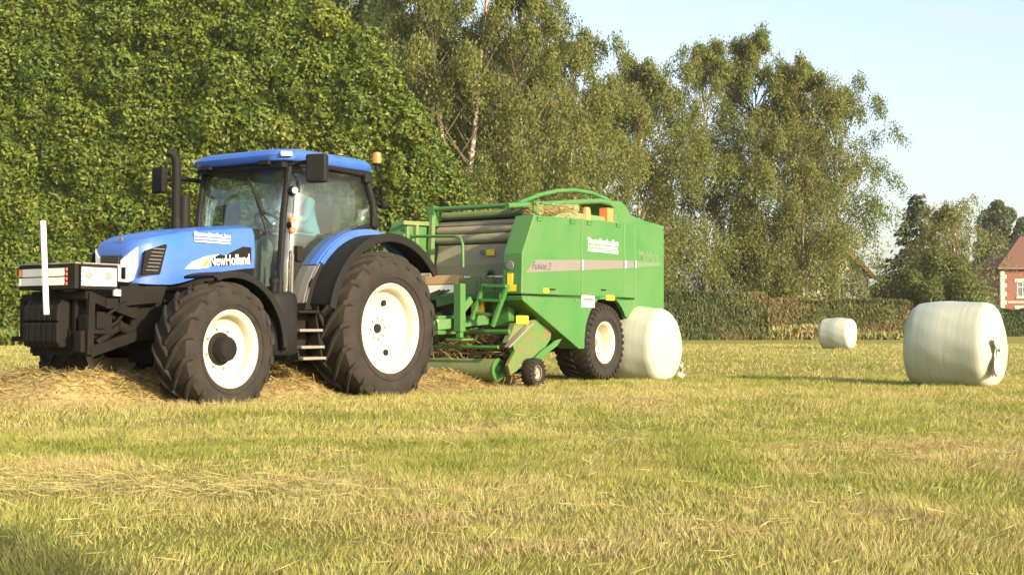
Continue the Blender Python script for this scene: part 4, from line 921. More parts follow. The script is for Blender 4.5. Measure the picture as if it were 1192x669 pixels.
# --- rear mudguards: blue inner panel, black flared edge
for s in (1, -1):
    y0, y1 = sorted((s * .58, s * .80)); q = MB(); q.arc(0, .82, 1.10, 1.145, R(38), R(128), y0, y1, 26); fo = q.build('rear_mudguard', M['blue'], T, bevel=.012)
    y0, y1 = sorted((s * .80, s * .835)); q = MB(); q.arc(0, .82, 1.0, 1.135, R(40), R(128), y0, y1, 26); q.build('mudguard_side', M['blue'] , fo, bevel=.01)
    q = MB(); q.arc(0, .82, .985, 1.13, R(14), R(39.5), y0, y1, 12); q.build('mudguard_foot', M['grey'], fo, bevel=.01)
    y0, y1 = sorted((s * .58, s * .80)); q = MB(); q.arc(0, .82, 1.10, 1.14, R(14), R(37.5), y0, y1, 12); q.build('mudguard_foot', M['grey'], fo, bevel=.01)
    y0, y1 = sorted((s * .80, s * 1.14)); q = MB(); q.arc(0, .82, 1.045, 1.075, R(14), R(141), y0, y1, 30); q.build('mudguard_flare', M['black'], fo, bevel=.008)
    y0, y1 = sorted((s * 1.115, s * 1.15)); q = MB(); q.arc(0, .82, .985, 1.085, R(12), R(142), y0, y1, 30); q.build('flare_lip', M['black'], fo, bevel=.012)
    y0, y1 = sorted((s * .6, s * .84)); q = MB(); q.prism([(1.12, 1.02), (1.02, 1.32), (.86, 1.55), (.78, 1.50), (.88, 1.25), (.92, 1.02)], y0, y1); q.build('mudguard_front', M['black'], fo, bevel=.01)
    # front mudguards
    y0, y1 = sorted((s * .68, s * 1.12)); q = MB(); q.arc(WB - .02, .62, .735, .765, R(70), R(182), y0, y1, 26); fm = q.build('front_mudguard', M['black'], T, bevel=.01)
    y0, y1 = sorted((s * 1.09, s * 1.125)); q = MB(); q.arc(WB - .02, .62, .70, .77, R(72), R(180), y0, y1, 26); q.build('mudguard_lip', M['black'], fm, bevel=.01)
    q = MB(); q.tube([(WB - .1, s * .5, .75), (WB - .25, s * .62, 1.2), (WB - .1, s * .8, 1.37)], .03); q.build('mudguard_bracket', M['black_dirty'], fm)
    # rear lamp under the mudguard's tail
    w = MB(); w.box((-.9, s * .95, 1.5), (.08, .16, .1)); w.build('rear_lamp', M['red'] if s < 0 else M['lens'], T, bevel=.01)
# --- exhaust, intake, mirrors, lamps
ex = TF.ony(205, 262, -.1)
EXX, EXY = 1.62, -.5
def onstack(px, py): return TF.onx(px, py, EXX)
ps = onstack(205, 262); EXY = ps.y
w = MB(); zt = onstack(205, 185).z
w.tube([(EXX, EXY, 1.3), (EXX, EXY, zt - .08), (EXX + .01, EXY - .005, zt), (EXX + .035, EXY - .02, zt + .05), (EXX + .085, EXY - .05, zt + .075)], [.05, .05, .05, .047, .045], 14); exo = w.build('exhaust_stack', M['black_dirty'], T, smooth=40)
w = MB(); w.cyl((EXX - .1, EXY + .02, 1.3), (EXX - .1, EXY + .02, onstack(214, 226).z), .065); w.build('air_intake', M['black'], T, smooth=40)
w = MB(); w.cyl((EXX, EXY, 1.7), (EXX, EXY, 2.05), .06, 16); w.build('heat_shield', M['black'], exo, smooth=40)
# far mirror on its long arm
p0 = Vector((1.2, -.68, 2.5)); mp_ = TF.onx(186, 212, 1.45)
w = MB(); w.tube([p0, (1.35, (p0.y + mp_.y) / 2, 2.53), (1.45, mp_.y, 2.52), (1.45, mp_.y, 2.45)], .025); ma_ = w.build('mirror_arm', M['black'], T, smooth=40)
w = MB(); w.box((1.45, mp_.y, mp_.z + .02), (.09, .19, .3)); w.build('mirror_housing', M['black'], ma_, bevel=.03, seg=3)
# near mirror
nm = TF.ony(369, 196, 1.02)
w = MB(); w.tube([(1.2, .68, 2.6), (1.1, .85, 2.63), (nm.x + .03, 1.0, 2.62), (nm.x, 1.02, 2.56)], .022); ma_ = w.build('mirror_arm', M['black'], T, smooth=40)
w = MB(); w.box((nm.x, 1.02, nm.z), (.11, .235, .31), Matrix.Rotation(R(22), 3, 'Z')); w.build('mirror_housing', M['black'], ma_, bevel=.035, seg=3)
w = MB(); w.box((nm.x - .055, 1.0, nm.z), (.01, .2, .28), Matrix.Rotation(R(22), 3, 'Z')); w.build('mirror_glass', M['mirror'], ma_, bevel=.004)
# pillar lamps, grab rail, door handle, wiper
for px, py, r_ in ((341, 222, .055), (340, 262, .05)):
    p = TF.ony(px, py, .73); w = MB(); w.lathe([(0, .03), (r_ * .8, .025), (r_, 0), (r_ * .8, -.05), (0, -.06)], (p.x, .73, p.z), 18); lo = w.build('pillar_lamp', M['black'], T, smooth=50)
    w = MB(); w.lathe([(0, .045), (r_ * .62, .038), (r_ * .7, .02)], (p.x, .735, p.z), 16); w.build('lamp_lens', M['lens'], lo, smooth=50)
p = TF.ony(340, 262, .73); w = MB(); w.box((p.x, .735, p.z), (.07, .05, .17)); w.build('indicator', M['orange'], T, bevel=.02)
w = MB(); w.tube([(1.235, .72, 1.1), (1.235, .745, 1.14), (1.22, .745, 1.62), (1.215, .72, 1.66)], .016); w.build('grab_rail', M['grey'], T, smooth=40)
p = TF.ony(348, 295, .72); w = MB(); w.box((p.x, .725, p.z), (.09, .04, .17)); w.build('door_handle', M['black'], T, bevel=.015)
p = TF.ony(432, 262, .76); w = MB(); w.box((-.13, .76, 2.06), (.12, .06, .13)); w.build('door_hinge', M['black'], T, bevel=.02)
w = MB(); w.box((-.03, .735, 2.55), (.12, .06, .09)); w.build('door_hinge', M['black'], T, bevel=.02)
w = MB(); w.tube([(1.29, .1, 2.55), (1.33, .25, 2.35), (1.345, .42, 2.05)], .012, 6); w.tube([(1.34, .3, 2.25), (1.365, .5, 1.85)], .009, 6); w.build('wiper', M['black'], T)
w = MB(); p = TF.ony(452, 240, .6); w.tube([(-.12, .72, 2.3), (-.3, .7, 2.28)], .018); w.lathe([(0, -.07), (.05, -.06), (.05, .03), (0, .04)], (-.34, .7, 2.28), 14, 'x'); w.build('rear_work_light', M['black'], T)
# --- inside the cab
w = MB(); w.box((.22, 0, 1.66), (.52, .52, .14)); w.box((-.06, 0, 1.98), (.13, .5, .62), Matrix.Rotation(R(-8), 3, 'Y')); w.box((-.1, 0, 2.36), (.1, .28, .2)); so = w.build('driver_seat', M['charcoal'], T, bevel=.04, seg=3)
w = MB(); w.box((.15, .0, 1.5), (.4, .4, .3)); w.build('seat_base', M['black'], so, bevel=.03)
for s in (1, -1): w = MB(); w.box((.18, s * .32, 1.88), (.36, .08, .06)); w.build('armrest', M['charcoal'], so, bevel=.02)
w = MB(); w.prism([(1.28, 1.2), (1.28, 1.78), (1.1, 1.86), (.98, 1.74), (1.05, 1.2)], -.24, .24); w.build('dashboard', M['grey'], T, bevel=.03)
w = MB(); rot = Matrix.Rotation(R(-38), 3, 'Y'); ring = [Vector((.79, 0, 2.0)) + rot @ Vector((.2 * math.cos(a), .2 * math.sin(a), 0)) for a in [2 * math.pi * k / 24 for k in range(25)]]
w.tube(ring, .016, 8)
for a in (0, 2.1, 4.2): w.tube([Vector((.79, 0, 2.0)), Vector((.79, 0, 2.0)) + rot @ Vector((.2 * math.cos(a), .2 * math.sin(a), 0))], .012, 6)
w.tube([(.79, 0, 2.0), (1.05, 0, 1.72)], .03); w.build('steering_wheel', M['black'], T, smooth=50)
w = MB(); w.box((.45, -.45, 1.86), (.5, .18, .12)); w.build('control_console', M['grey'], T, bevel=.03)
w = MB(); w.box((1.0, -.42, 2.12), (.08, .2, .22)); w.tube([(1.0, -.42, 2.0), (1.05, -.42, 1.8)], .015); w.build('monitor', M['black'], T, bevel=.015)
w = MB(); w.tube([(.5, -.45, 1.9), (.52, -.43, 2.08)], .014); w.cyl((.52, -.43, 2.06), (.525, -.425, 2.14), .025); w.build('control_lever', M['red'], T)
# --- rear: lift arms, hitch, drawbar link
w = MB(); w.box((-.55, 0, .9), (.3, .55, .5)); w.beam((-.4, .3, .75), (-1.15, .42, .6), .06, .09); w.beam((-.4, -.3, .75), (-1.15, -.42, .6), .06, .09); w.beam((-.5, 0, .5), (-1.15, .0, .5), .1, .05); w.beam((-.5, .25, 1.15), (-.95, .36, 1.1), .06, .08); w.beam((-.5, -.25, 1.15), (-.95, -.36, 1.1), .06, .08); w.build('hitch', M['dark'], T, bevel=.01)

# ================================================================== DRIVER
def driver():
    root = empty('person', TF.w(.1, 0, 1.6), TF.rz); tag(root, 'driver in light blue shirt leaning forward inside the tractor cab', 'person')
    V = {}; E_ = []; order = []
    def v(k, p, r): V[k] = (len(order), Vector(p), r); order.append(k)
    def e(*ks):
        for a, b in zip(ks, ks[1:]): E_.append((V[a][0], V[b][0]))
    v('pelvis', (.08, 0, .25), .15); v('waist', (.10, 0, .38), .145); v('chest', (.19, 0, .56), .165); v('upper', (.26, 0, .69), .13); v('neck', (.325, 0, .79), .058); v('head0', (.375, 0, .86), .075); v('head1', (.40, 0, .95), .1); v('head2', (.40, 0, 1.02), .075)
    e('pelvis', 'waist', 'chest', 'upper', 'neck', 'head0', 'head1', 'head2')
    for s, n in ((1, 'l'), (-1, 'r')):
        v(n + 'sh', (.27, s * .19, .68), .068); v(n + 'el', (.42 + (.04 if s < 0 else 0), s * .27, .45), .05); v(n + 'wr', (.66, s * .17, .52), .034); v(n + 'hd', (.72, s * .16, .53), .036)
        e('upper', n + 'sh', n + 'el', n + 'wr', n + 'hd')
        for q in range(4):
            yy = s * (.135 + q * .019); v(f'{n}f{q}a', (.765, yy, .545), .0105); v(f'{n}f{q}b', (.79, yy, .525), .0095); v(f'{n}f{q}c', (.785, yy, .50), .008); e(n + 'hd', f'{n}f{q}a', f'{n}f{q}b', f'{n}f{q}c')
        v(n + 'ta', (.72, s * .115, .52), .012); v(n + 'tb', (.75, s * .10, .505), .0095); e(n + 'hd', n + 'ta', n + 'tb')
        v(n + 'hip', (.14, s * .1, .23), .105); v(n + 'kn', (.56, s * .16, .27), .07); v(n + 'an', (.66, s * .17, -.14), .048); v(n + 'toe', (.82, s * .18, -.19), .04); e('pelvis', n + 'hip', n + 'kn', n + 'an', n + 'toe')
    me = bpy.data.meshes.new('body'); me.from_pydata([V[k][1] for k in order], E_, []); o = bpy.data.objects.new('body', me); C.objects.link(o)
    md = o.modifiers.new('skin', 'SKIN'); md.use_smooth_shade = True
    if not me.skin_vertices: me.skin_vertices.new()
    for k in order: sv = me.skin_vertices[0].data[V[k][0]]; sv.radius = (V[k][2], V[k][2]); sv.use_root = k == 'pelvis'
    sub = o.modifiers.new('sub', 'SUBSURF'); sub.levels = sub.render_levels = 2
    dg = bpy.context.evaluated_depsgraph_get(); nm_ = bpy.data.meshes.new_from_object(o.evaluated_get(dg)); bpy.data.objects.remove(o)
    skin = paint('skin', (.5, .27, .19), .55, .0); shirt = paint('light_blue_shirt', (.15, .33, .46), .85, .05); trous = paint('dark_work_trousers', (.035, .04, .06), .9, .2)
    nm_.materials.clear(); [nm_.materials.append(m) for m in (skin, shirt, trous)]
    for p in nm_.polygons:
        c = p.center
        if c.z < .3: p.material_index = 2
        elif c.z < .76 and c.x < .5 and not (c.x > .40 and c.z > .74): p.material_index = 1
        else: p.material_index = 0
        p.use_smooth = True
    ob = bpy.data.objects.new('body', nm_); C.objects.link(ob); ob.parent = root
    h = MB(); h.lathe([(0, .13), (.06, .115), (.098, .06), (.108, 0), (.1, -.06)], (.385, 0, .98), 18, 'z'); h.build('hair', paint('brown_hair', (.06, .035, .02), .7, .1), root, smooth=60)
    f = MB()
    f.tube([(.485, 0, .965), (.515, 0, .93), (.495, 0, .92)], [.01, .016, .012], 8); fo = f.build('nose', skin, root, smooth=60)
    for s in (1, -1):
        f = MB(); f.tube([(.385, s * .098, .935), (.38, s * .112, .965)], [.018, .024], 8, .6); f.build('ear', skin, root, smooth=60)
        f = MB(); f.lathe([(0, .012), (.009, .008), (.012, 0)], (.478, s * .035, .965), 10, 'x'); f.build('eye', M['ink'], root, smooth=60)
    f = MB(); f.tube([(.468, -.03, .885), (.476, 0, .883), (.468, .03, .885)], .006, 6); f.build('mouth', paint('lips', (.4, .16, .13), .5, 0), root, smooth=60)
driver()

# ================================================================== BALER
baler = empty('round_baler', BF.w(0, 0), BF.rz)
tag(baler, 'large green round baler wrapper with silver side stripe hitched behind the tractor', 'baler')
Bq = baler
def by(px, py, y): p = BF.ony(px, py, y); return (p.x, p.z)
# --- wheels
b_rim = [(.24, -.26), (.31, -.27), (.31, -.22), (.275, -.18), (.275, .14), (.295, .22), (.315, .245), (.325, .262), (.312, .268), (.29, .255), (.265, .22), (.255, .06), (.22, .03), (.14, .02), (.08, .02)]
b_hub = [(.09, .0), (.09, .05), (.075, .09), (.06, .11), (0, .115)]
for s in (1, -1):
    wheel(Bq, (0, s * .97, .6), s, .605, .3, .31, 34, .022, b_rim, b_hub, (M['rim_dirty'], M['green_dusty']), (8, .13, .022), .2, 0, .05, .22)
w = MB(); w.cyl((0, -.9, .6), (0, .9, .6), .07); w.box((0, 0, .6), (.2, 1.2, .16)); w.build('axle', M['dark'], Bq, bevel=.01)
# --- side pods: panels on both sides
UP, PY0, PY1 = 1.285, .93, 1.25
for s in (1, -1):
    y0, y1 = sorted((s * PY0, s * PY1)); Y = s * PY1
    top = lambda x: 2.42 + (.72 - x) * .026
    def pod(name, poly, bev=.022, mat='green'): q = MB(); q.prism(poly, y0, y1); return q.build(name, M[mat], Bq, bevel=bev, seg=3)
    d1 = pod('front_side_door', [(2.36, UP), (2.335, 1.84), (2.03, 2.385), (.733, 2.42), (.733, UP)])
    d2 = pod('middle_side_door', [(.718, UP), (.718, 2.42), (-.602, 2.455), (-.602, UP)])
    d3 = pod('narrow_side_panel', [(-.615, UP), (-.615, 2.455), (-.945, 2.468), (-.945, UP)])
    d4 = pod('rear_side_panel', [(-.957, .955), (-.957, 2.468), (-1.80, 2.49), (-1.98, 2.42), (-1.975, .955)])
    # lower skirt with the wheel arch cut out
    arch = [(-.06 + .70 * math.cos(R(a)), .6 + .70 * math.sin(R(a))) for a in range(-6, 152, 8)]
    arch = [(x, z) for x, z in arch]
    poly = [(2.345, UP - .022), (2.33, 1.2), (.80, .515), (.66, .515)] + arch[0:] + [(-.945, .93), (-.945, UP - .022)]
    poly = [p for p in poly if p[0] > -.95]
    pod('side_skirt', poly, .012)
    q = MB(); q.arc(-.06, .6, .69, .705, R(-4), R(150), min(y0, s * .62), max(y1 - .06 if s > 0 else y1, s * .62 if s > 0 else y1), 20) if s > 0 else q.arc(-.06, .6, .69, .705, R(-4), R(150), y0 + .06, -.62, 20)
    q.build('wheel_arch', M['black_dirty'], Bq)
# details on the visible side
Y = PY1
stripe_cut = [(by(612, 317, Y), by(621.5, 302.5, Y)), (by(676.6, 314.6, Y), by(676.6, 302.6, Y)), (by(726.5, 312.2, Y), by(726.5, 303.2, Y)), (by(738.6, 311.6, Y), by(738.6, 303.6, Y)), (by(769, 309.5, Y), by(769, 306, Y))]
def strip(a, b_, mat, name, par, eps=.012, t=.004):
    (x0, z0), (x1, z1) = a; (x2, z2), (x3, z3) = b_; q = MB(); q.prism([(x0, z0), (x2 + eps, z2), (x3 + eps, z3), (x1, z1)], Y - .005, Y + t); return q.build(name, mat, par)
kids = {o.name.split('.')[0]: o for o in Bq.children if o.type == 'MESH' and max(v[1] for v in o.bound_box) > 1}
D1, D2, D3, D4 = kids['front_side_door'], kids['middle_side_door'], kids['narrow_side_panel'], kids['rear_side_panel']
for a, b_, par in zip(stripe_cut, stripe_cut[1:], (D1, D2, D3, D4)): strip(a, b_, M['silver'] if par != D4 else M['silver_faded'], 'silver_stripe', par, .03)
for px, y0p, y1p, par in ((677.5, 302.5, 314.5, D2), (727.5, 303, 312.3, D3), (739.3, 303.3, 311.8, D4)):
    (xa, za), (xb, zb) = by(px, y0p, Y), by(px + .9, y1p, Y); q = MB(); q.prism([(xa, zb), (xb, zb), (xb, za), (xa, za)], Y - .004, Y + .007); q.build('stripe_end', M['sticker_white'], par)
p = BF.ony(619.5, 312.8, Y + .006); lettering('Fusion 2', D1, p, .15, M['ink'], width=.5, shear=.35, bold=-.002)
p = BF.ony(684.5, 282.8, Y); lettering('Bamelinckx.Jan', D2, p, .125, M['sticker_white'], width=.93, bold=.002)
p = BF.ony(684.5, 287.6, Y); lettering('LOONWERKBEDRIJF', D2, p, .06, M['sticker_white'], width=.93)
for k in range(2):
    xa, za = by(684.5, 289.6 + 1.8 * k, Y); q = MB(); q.box((xa - .465, Y, za), (.93, .006, .016)); q.build('text_rule', M['sticker_white'], D2)
p = BF.ony(744, 303, Y); lettering('McHale', D4, p, .24, M['silver_faded'], width=.68, bold=.003)
def sticker(par, px0, py0, px1, py1, mat, name='sticker', t=.005):
    (xa, za), (xb, zb) = by(px0, py0, Y), by(px1, py1, Y); q = MB(); q.prism([(xa, zb), (xb, zb), (xb, za), (xa, za)], Y - .004, Y + t); return q.build(name, mat, par, bevel=0)
SK = kids['side_skirt']
sticker(D1, 632.5, 335.4, 638.8, 340.6, M['yellow']); sticker(SK, 677, 343.6, 692, 357.8, M['sticker_white'], 'type_plate'); q = sticker(SK, 678.5, 346, 690.5, 350, M['silver'], 'type_plate_print', .007)
sticker(SK, 705.5, 343.6, 715, 349.6, M['yellow']); sticker(D4, 750.5, 367.6, 755, 371.8, M['yellow'])
for px0, px1, py, par in ((639.5, 645.5, 336.5, D1), (699.5, 704.5, 337.2, D2)):
    (xa, za), (xb, zb) = by(px0, py - .8, Y), by(px1, py + .9, Y); q = MB(); q.prism([(xa, zb), (xb, zb), (xb, za), (xa, za)], Y - .01, Y + .02); q.build('door_latch', M['black'], par, bevel=.004)
# dark joint behind the door edges
q = MB(); q.box((.7, 1.09, UP - .012), (3.2, .24, .03)); q.build('door_joint', M['dark'], Bq)
# hinges along the top, bolts on the skirt
for xx, par in ((1.9, D1), (1.0, D1), (.5, D2), (-.4, D2)): q = MB(); q.box((xx, Y + .006, top(xx) - .06), (.14, .018, .04)); q.cyl((xx - .07, Y + .012, top(xx) - .035), (xx + .07, Y + .012, top(xx) - .035), .012, 8); q.build('hinge', M['green'], par)
for xx, zz in ((2.2, 1.22), (1.5, 1.22), (.9, 1.22), (.9, .62), (1.3, .8), (1.8, 1.03), (-.7, 1.22), (-.88, 1.22), (-.88, 1.0)): q = MB(); q.cyl((xx, Y - .004, zz), (xx, Y + .008, zz), .012, 8); q.build('bolt', M['steel'], SK)
# front face of the pod: badge and yellow pictogram
q = MB(); q.lathe([(0, .012), (.06, .01), (.065, 0)], (2.345, 1.05, 1.68), 20, 'x'); q.build('badge', M['silver'], D1)
q = MB(); q.box((2.352, 1.06, 1.46), (.012, .09, .22)); q.box((2.353, 1.06, 1.37), (.012, .2, .09)); q.build('warning_sticker', M['yellow'], D1)
# --- chamber between the pods
b = MB(); prof = [(1.25, 1.0), (1.45, 1.35), (1.5, 1.75), (1.38, 2.15), (1.1, 2.42), (.6, 2.56), (-.6, 2.56), (-1.3, 2.46), (-1.85, 2.3), (-1.9, 1.0), (-.8, .75), (.8, .75)]
b.prism(prof, -.925, .925); b.build('bale_chamber', M['green_dusty'], Bq, bevel=.03)
# dusty front plate and press rollers
fp = MB(); fp.prism([(1.50, 1.52), (1.54, 1.75), (1.47, 2.05), (1.42, 2.03), (1.46, 1.75), (1.44, 1.5)], -.80, .91); fp.build('front_plate', M['roller_steel'], Bq, bevel=.01)
for xx, zz, r_ in ((1.44, 2.14, .07), (1.42, 2.27, .06), (1.36, 2.37, .05), (1.30, 2.50, .06)):
    q = MB(); q.cyl((xx, -.84, zz), (xx, .9, zz), r_, 20); q.build('press_roller', M['roller_steel'] if zz < 2.45 else M['green_dusty'], Bq, smooth=40)
q = MB(); q.prism([(1.40, 2.41), (1.22, 2.43), (1.22, 2.46), (1.40, 2.44)], -.84, .9); q.build('net_guide', M['dark'], Bq)
q = MB(); q.box((1.56, .2, 1.92), (.012, .14, .09)); q.build('warning_sticker', M['yellow'], Bq)
q = MB(); q.lathe([(0, .02), (.035, .015), (.04, 0)], (1.555, .05, 1.93), 14, 'x'); q.build('round_badge', M['silver'], Bq)
# cross bar, posts and the far pod's inner parts
q = MB(); q.cyl((1.5, -.98, 2.60), (1.5, .93, 2.60), .035, 12); q.box((1.48, .86, 2.56), (.1, .14, .16)); q.box((1.48, -.9, 2.5), (.12, .12, .3)); q.build('top_crossbar', M['green'], Bq, smooth=40)
q = MB(); q.beam((1.62, -.86, 1.3), (1.55, -.86, 2.5), .07, .09, up=(1, 0, 0)); q.beam((1.9, -.9, 1.3), (1.9, -.9, 2.35), .06, .06, up=(1, 0, 0)); q.beam((2.1, -.92, 1.35), (2.1, -.92, 2.3), .05, .05, up=(1, 0, 0)); q.beam((1.55, -.9, 2.38), (2.2, -.92, 2.36), .05, .06); q.build('side_frame', M['green_dusty'], Bq, bevel=.006)
q = MB(); q.prism([(1.5, 1.9), (2.0, 2.2), (2.0, 1.4), (1.55, 1.4)], -.93, -.90); q.build('side_shield', M['green'], Bq, bevel=.004)
# net and film store: white table, cardboard roll box, torn film
q = MB(); q.box((1.66, -.02, 1.555), (.28, 1.75, .035)); q.build('net_table', M['white'], Bq, bevel=.006)
q = MB(); q.box((1.95, -.38, 1.515), (.2, .62, .13), Matrix.Rotation(R(4), 3, 'Z')); q.build('roll_box', M['cardboard'], Bq, bevel=.012)
q = MB(); q.prismx([(-.78, 1.44), (-.05, 1.44), (-.02, 1.28), (-.12, 1.18), (-.3, 1.33), (-.55, 1.30), (-.76, 1.34)], 2.05, 2.075); q.build('torn_film', M['white'], Bq, bevel=.006)
q = MB(); q.box((1.8, .3, 1.42), (.35, .9, .2)); q.build('net_brake', M['green_dusty'], Bq, bevel=.02)
q = MB(); q.arc(1.75, 1.52, .11, .15, R(0), R(180), .08, .34, 12); q.build('net_arm', M['green_dusty'], Bq, bevel=.008)
for yy in (.32, .55): q = MB(); q.tube([(2.0, yy, 1.3), (2.02, yy, 1.55)], .02); q.build('net_pin', M['green_dusty'], Bq)
# handrail
pts = [(478, 276), (484, 275), (530, 275), (536, 277), (538.5, 284), (539, 311)]
q = MB(); q.tube([BF.onx(px, py, 2.25) for px, py in pts], .022, 8); q.build('handrail', M['green'], Bq, smooth=50)
# working platform and ladder
q = MB(); q.box((2.2, .28, 1.27), (.36, 1.25, .1)); q.box((2.1, .78, 1.1), (.14, .28, .5)); q.build('platform', M['green'], Bq, bevel=.012)
XL = 2.42
for k, (a_, c_) in enumerate((((564, 331), (549, 372)), ((591, 331), (573, 380)))):
    q = MB(); q.beam(BF.onx(*a_, XL), BF.onx(*c_, XL + .12), .045, .07, up=(1, 0, 0)); q.build('ladder_rail', M['green'], Bq, bevel=.006)
for (a_, c_) in (((560, 349), (585, 350)), ((554, 364), (578, 367)), ((565, 332), (590, 333))):
    q = MB(); q.beam(BF.onx(*a_, XL + .05), BF.onx(*c_, XL + .05), .09, .04); q.build('ladder_rung', M['green'], Bq, bevel=.005)
q = MB(); q.box((2.2, .42, 1.12), (.08, .18, .16)); q.build('grease_box', M['yellow'], Bq, bevel=.01)
# drawbar with parking jack, hoses, drive shaft
q = MB(); q.beam((1.6, .0, .88), (3.0, .16, .86), .3, .26); q.beam((2.8, .14, .86), (4.35, .40, .72), .18, .2); q.box((4.4, .41, .66), (.26, .16, .12)); q.beam((2.0, -.55, .95), (3.0, .06, .86), .12, .14); q.beam((2.0, .55, .95), (3.0, .26, .86), .12, .14); dr = q.build('drawbar', M['green'], Bq, bevel=.015)
q = MB(); q.tube([(4.5, .43, .85), (3.6, .3, .88), (2.6, .12, .98), (1.7, 0, 1.05)], .075, 14); q.build('drive_shaft', M['black'], Bq, smooth=50)
for k in range(3):
    q = MB(); q.tube([(4.6, .3 + .08 * k, 1.1), (3.9, .25 + .05 * k, .98 + .03 * k), (3.2, .1 + .06 * k, 1.2), (2.4, -.1 + .08 * k, 1.35)], .016, 6); q.build('hose', M['black'], Bq, smooth=50)
XJ = 2.75
ja, jb = BF.onx(535, 330, XJ), BF.onx(535, 386, XJ)
q = MB(); q.beam(ja, jb, .12, .12, up=(1, 0, 0)); q.beam(jb, BF.onx(535, 393, XJ), .08, .08, up=(1, 0, 0)); jf = BF.onx(535, 395, XJ); q.box(jf, (.28, .28, .03)); q.build('parking_jack', M['green'], Bq, bevel=.01)
q = MB(); q.beam(BF.onx(548, 348, XJ - .2), BF.onx(537, 362, XJ), .05, .1); q.beam(BF.onx(510, 352, XJ - .1), BF.onx(536, 345, XJ), .08, .14); q.build('jack_bracket', M['green'], Bq, bevel=.01)
# --- pick-up: reel, guard bars, side plates, gauge wheels
XP = 2.25
q = MB(); q.cyl((XP + .12, -.98, .25), (XP + .12, .86, .25), .15, 22); ro_ = q.build('feed_roller', M['green_dusty'], Bq, smooth=40)
q = MB(); q.lathe([(.15, .86), (.16, .88), (.12, .89), (.06, .885), (.05, .93), (0, .93)], (XP + .12, 0, .25), 22); q.build('roller_end', M['green'], ro_, smooth=40)
q = MB(); q.cyl((XP - .35, -1.0, .42), (XP - .35, 1.0, .42), .24, 22); q.build('pickup_reel', M['dark'], Bq, smooth=40)
for k in range(26):
    yy = -.95 + k * .073
    for a in (10, 65, 120):
        t2 = MB(); ca, sa = math.cos(R(a)), math.sin(R(a)); t2.tube([(XP - .35 + .2 * ca, yy, .42 + .2 * sa), (XP - .35 + .42 * ca, yy, .40 + .36 * sa)], .006, 4); t2.build('pickup_tine', M['steel'], Bq)
for zz, xx, r_ in ((.42, XP + .34, .025), (.70, XP + .18, .035)):
    pa, pb_ = BF.onx(500, 397 if zz < .5 else 385, xx), BF.onx(580 if zz < .5 else 593, 404 if zz < .5 else 386, xx)
    q = MB(); q.cyl((xx, -1.0, pb_.z), (xx, pb_.y, pb_.z), r_, 12); q.build('guard_bar', M['green'], Bq, smooth=40)
PYm = 1.12
for s in (1, -1):
    pl = [(600, 376), (628, 371), (641, 369), (646, 374), (643, 381), (641, 395), (630, 412), (614, 430), (609, 428), (600, 411), (596, 398), (591, 399)]
    y0, y1 = sorted((s * (PYm - .1), s * PYm)); q = MB(); q.prism([by(px, py, PYm) for px, py in pl], y0, y1); po = q.build('pickup_side_plate', M['green_muddy'], Bq, bevel=.012)
    pl = [(599, 408), (607, 425), (600, 432), (593, 436), (590, 425)]
    y0, y1 = sorted((s * (PYm - .04), s * (PYm + .02))); q = MB(); q.prism([by(px, py, PYm) for px, py in pl], y0, y1); q.build('pickup_toe', M['green_muddy'], Bq, bevel=.01)
    c_ = BF.ony(642, 374, PYm); q = MB(); q.cyl((c_.x, s * (PYm - .12), c_.z), (c_.x, s * (PYm + .05), c_.z), .07, 16); q.build('pivot', M['green'], Bq, smooth=40)
    pl = [(628, 420), (634, 413), (648, 402), (653, 394), (646, 396), (640, 401), (630, 408), (622, 416)]
    y0, y1 = sorted((s * (PYm + .02), s * (PYm + .06))); q = MB(); q.prism([by(px, py, PYm + .04) for px, py in pl], y0, y1); q.build('gauge_arm', M['green'], Bq, bevel=.008)
    gc = BF.ony(628, 436, PYm + .2)
    wheel(Bq, (gc.x, s * (PYm + .1), .205), s, .205, .085, .1, 18, .006, [(.06, -.07), (.1, -.075), (.095, .05), (.108, .07), (.1, .075), (.088, .06), (.08, .03), (.03, .03)], [(.035, .02), (.035, .06), (0, .065)], (M['rim_dirty'], M['steel']), (4, .05, .03), 0, 0, .03, .2, name='gauge_wheel')
q = MB(); q.beam(BF.ony(618, 376, PYm + .06), BF.ony(590, 404, PYm + .06), .03, .09, up=(0, 1, 0)); q.build('spring_rod', M['steel'], Bq, bevel=.006)
sp = BF.ony(607, 371, PYm); q = MB(); q.box((sp.x, PYm + .012, sp.z - .01), (.3, .012, .11)); q.build('warning_sticker', M['yellow'], Bq)
# hay caught in the pick-up
n = 5200; xx = XP - .28 + rng.normal(0, .16, n); yy = rng.uniform(-1, 1.02, n); zz = np.clip(.45 + rng.normal(0, .16, n), .08, .85)
ax_ = rng.normal(size=(n, 3)) * np.array([.7, 1, .5]); v_, f_ = leaf_arrays(np.stack([xx, yy, zz], 1), ax_, rng.normal(size=(n, 3)), .1 + .2 * rng.random(n), .008 + .008 * rng.random(n), 0)
o = np_mesh('caught_hay', v_, [f_], HAY, Bq, tint=np.repeat(np.clip(rng.normal(.6, .2, n), 0, 1), 4)); o['kind'] = 'stuff'
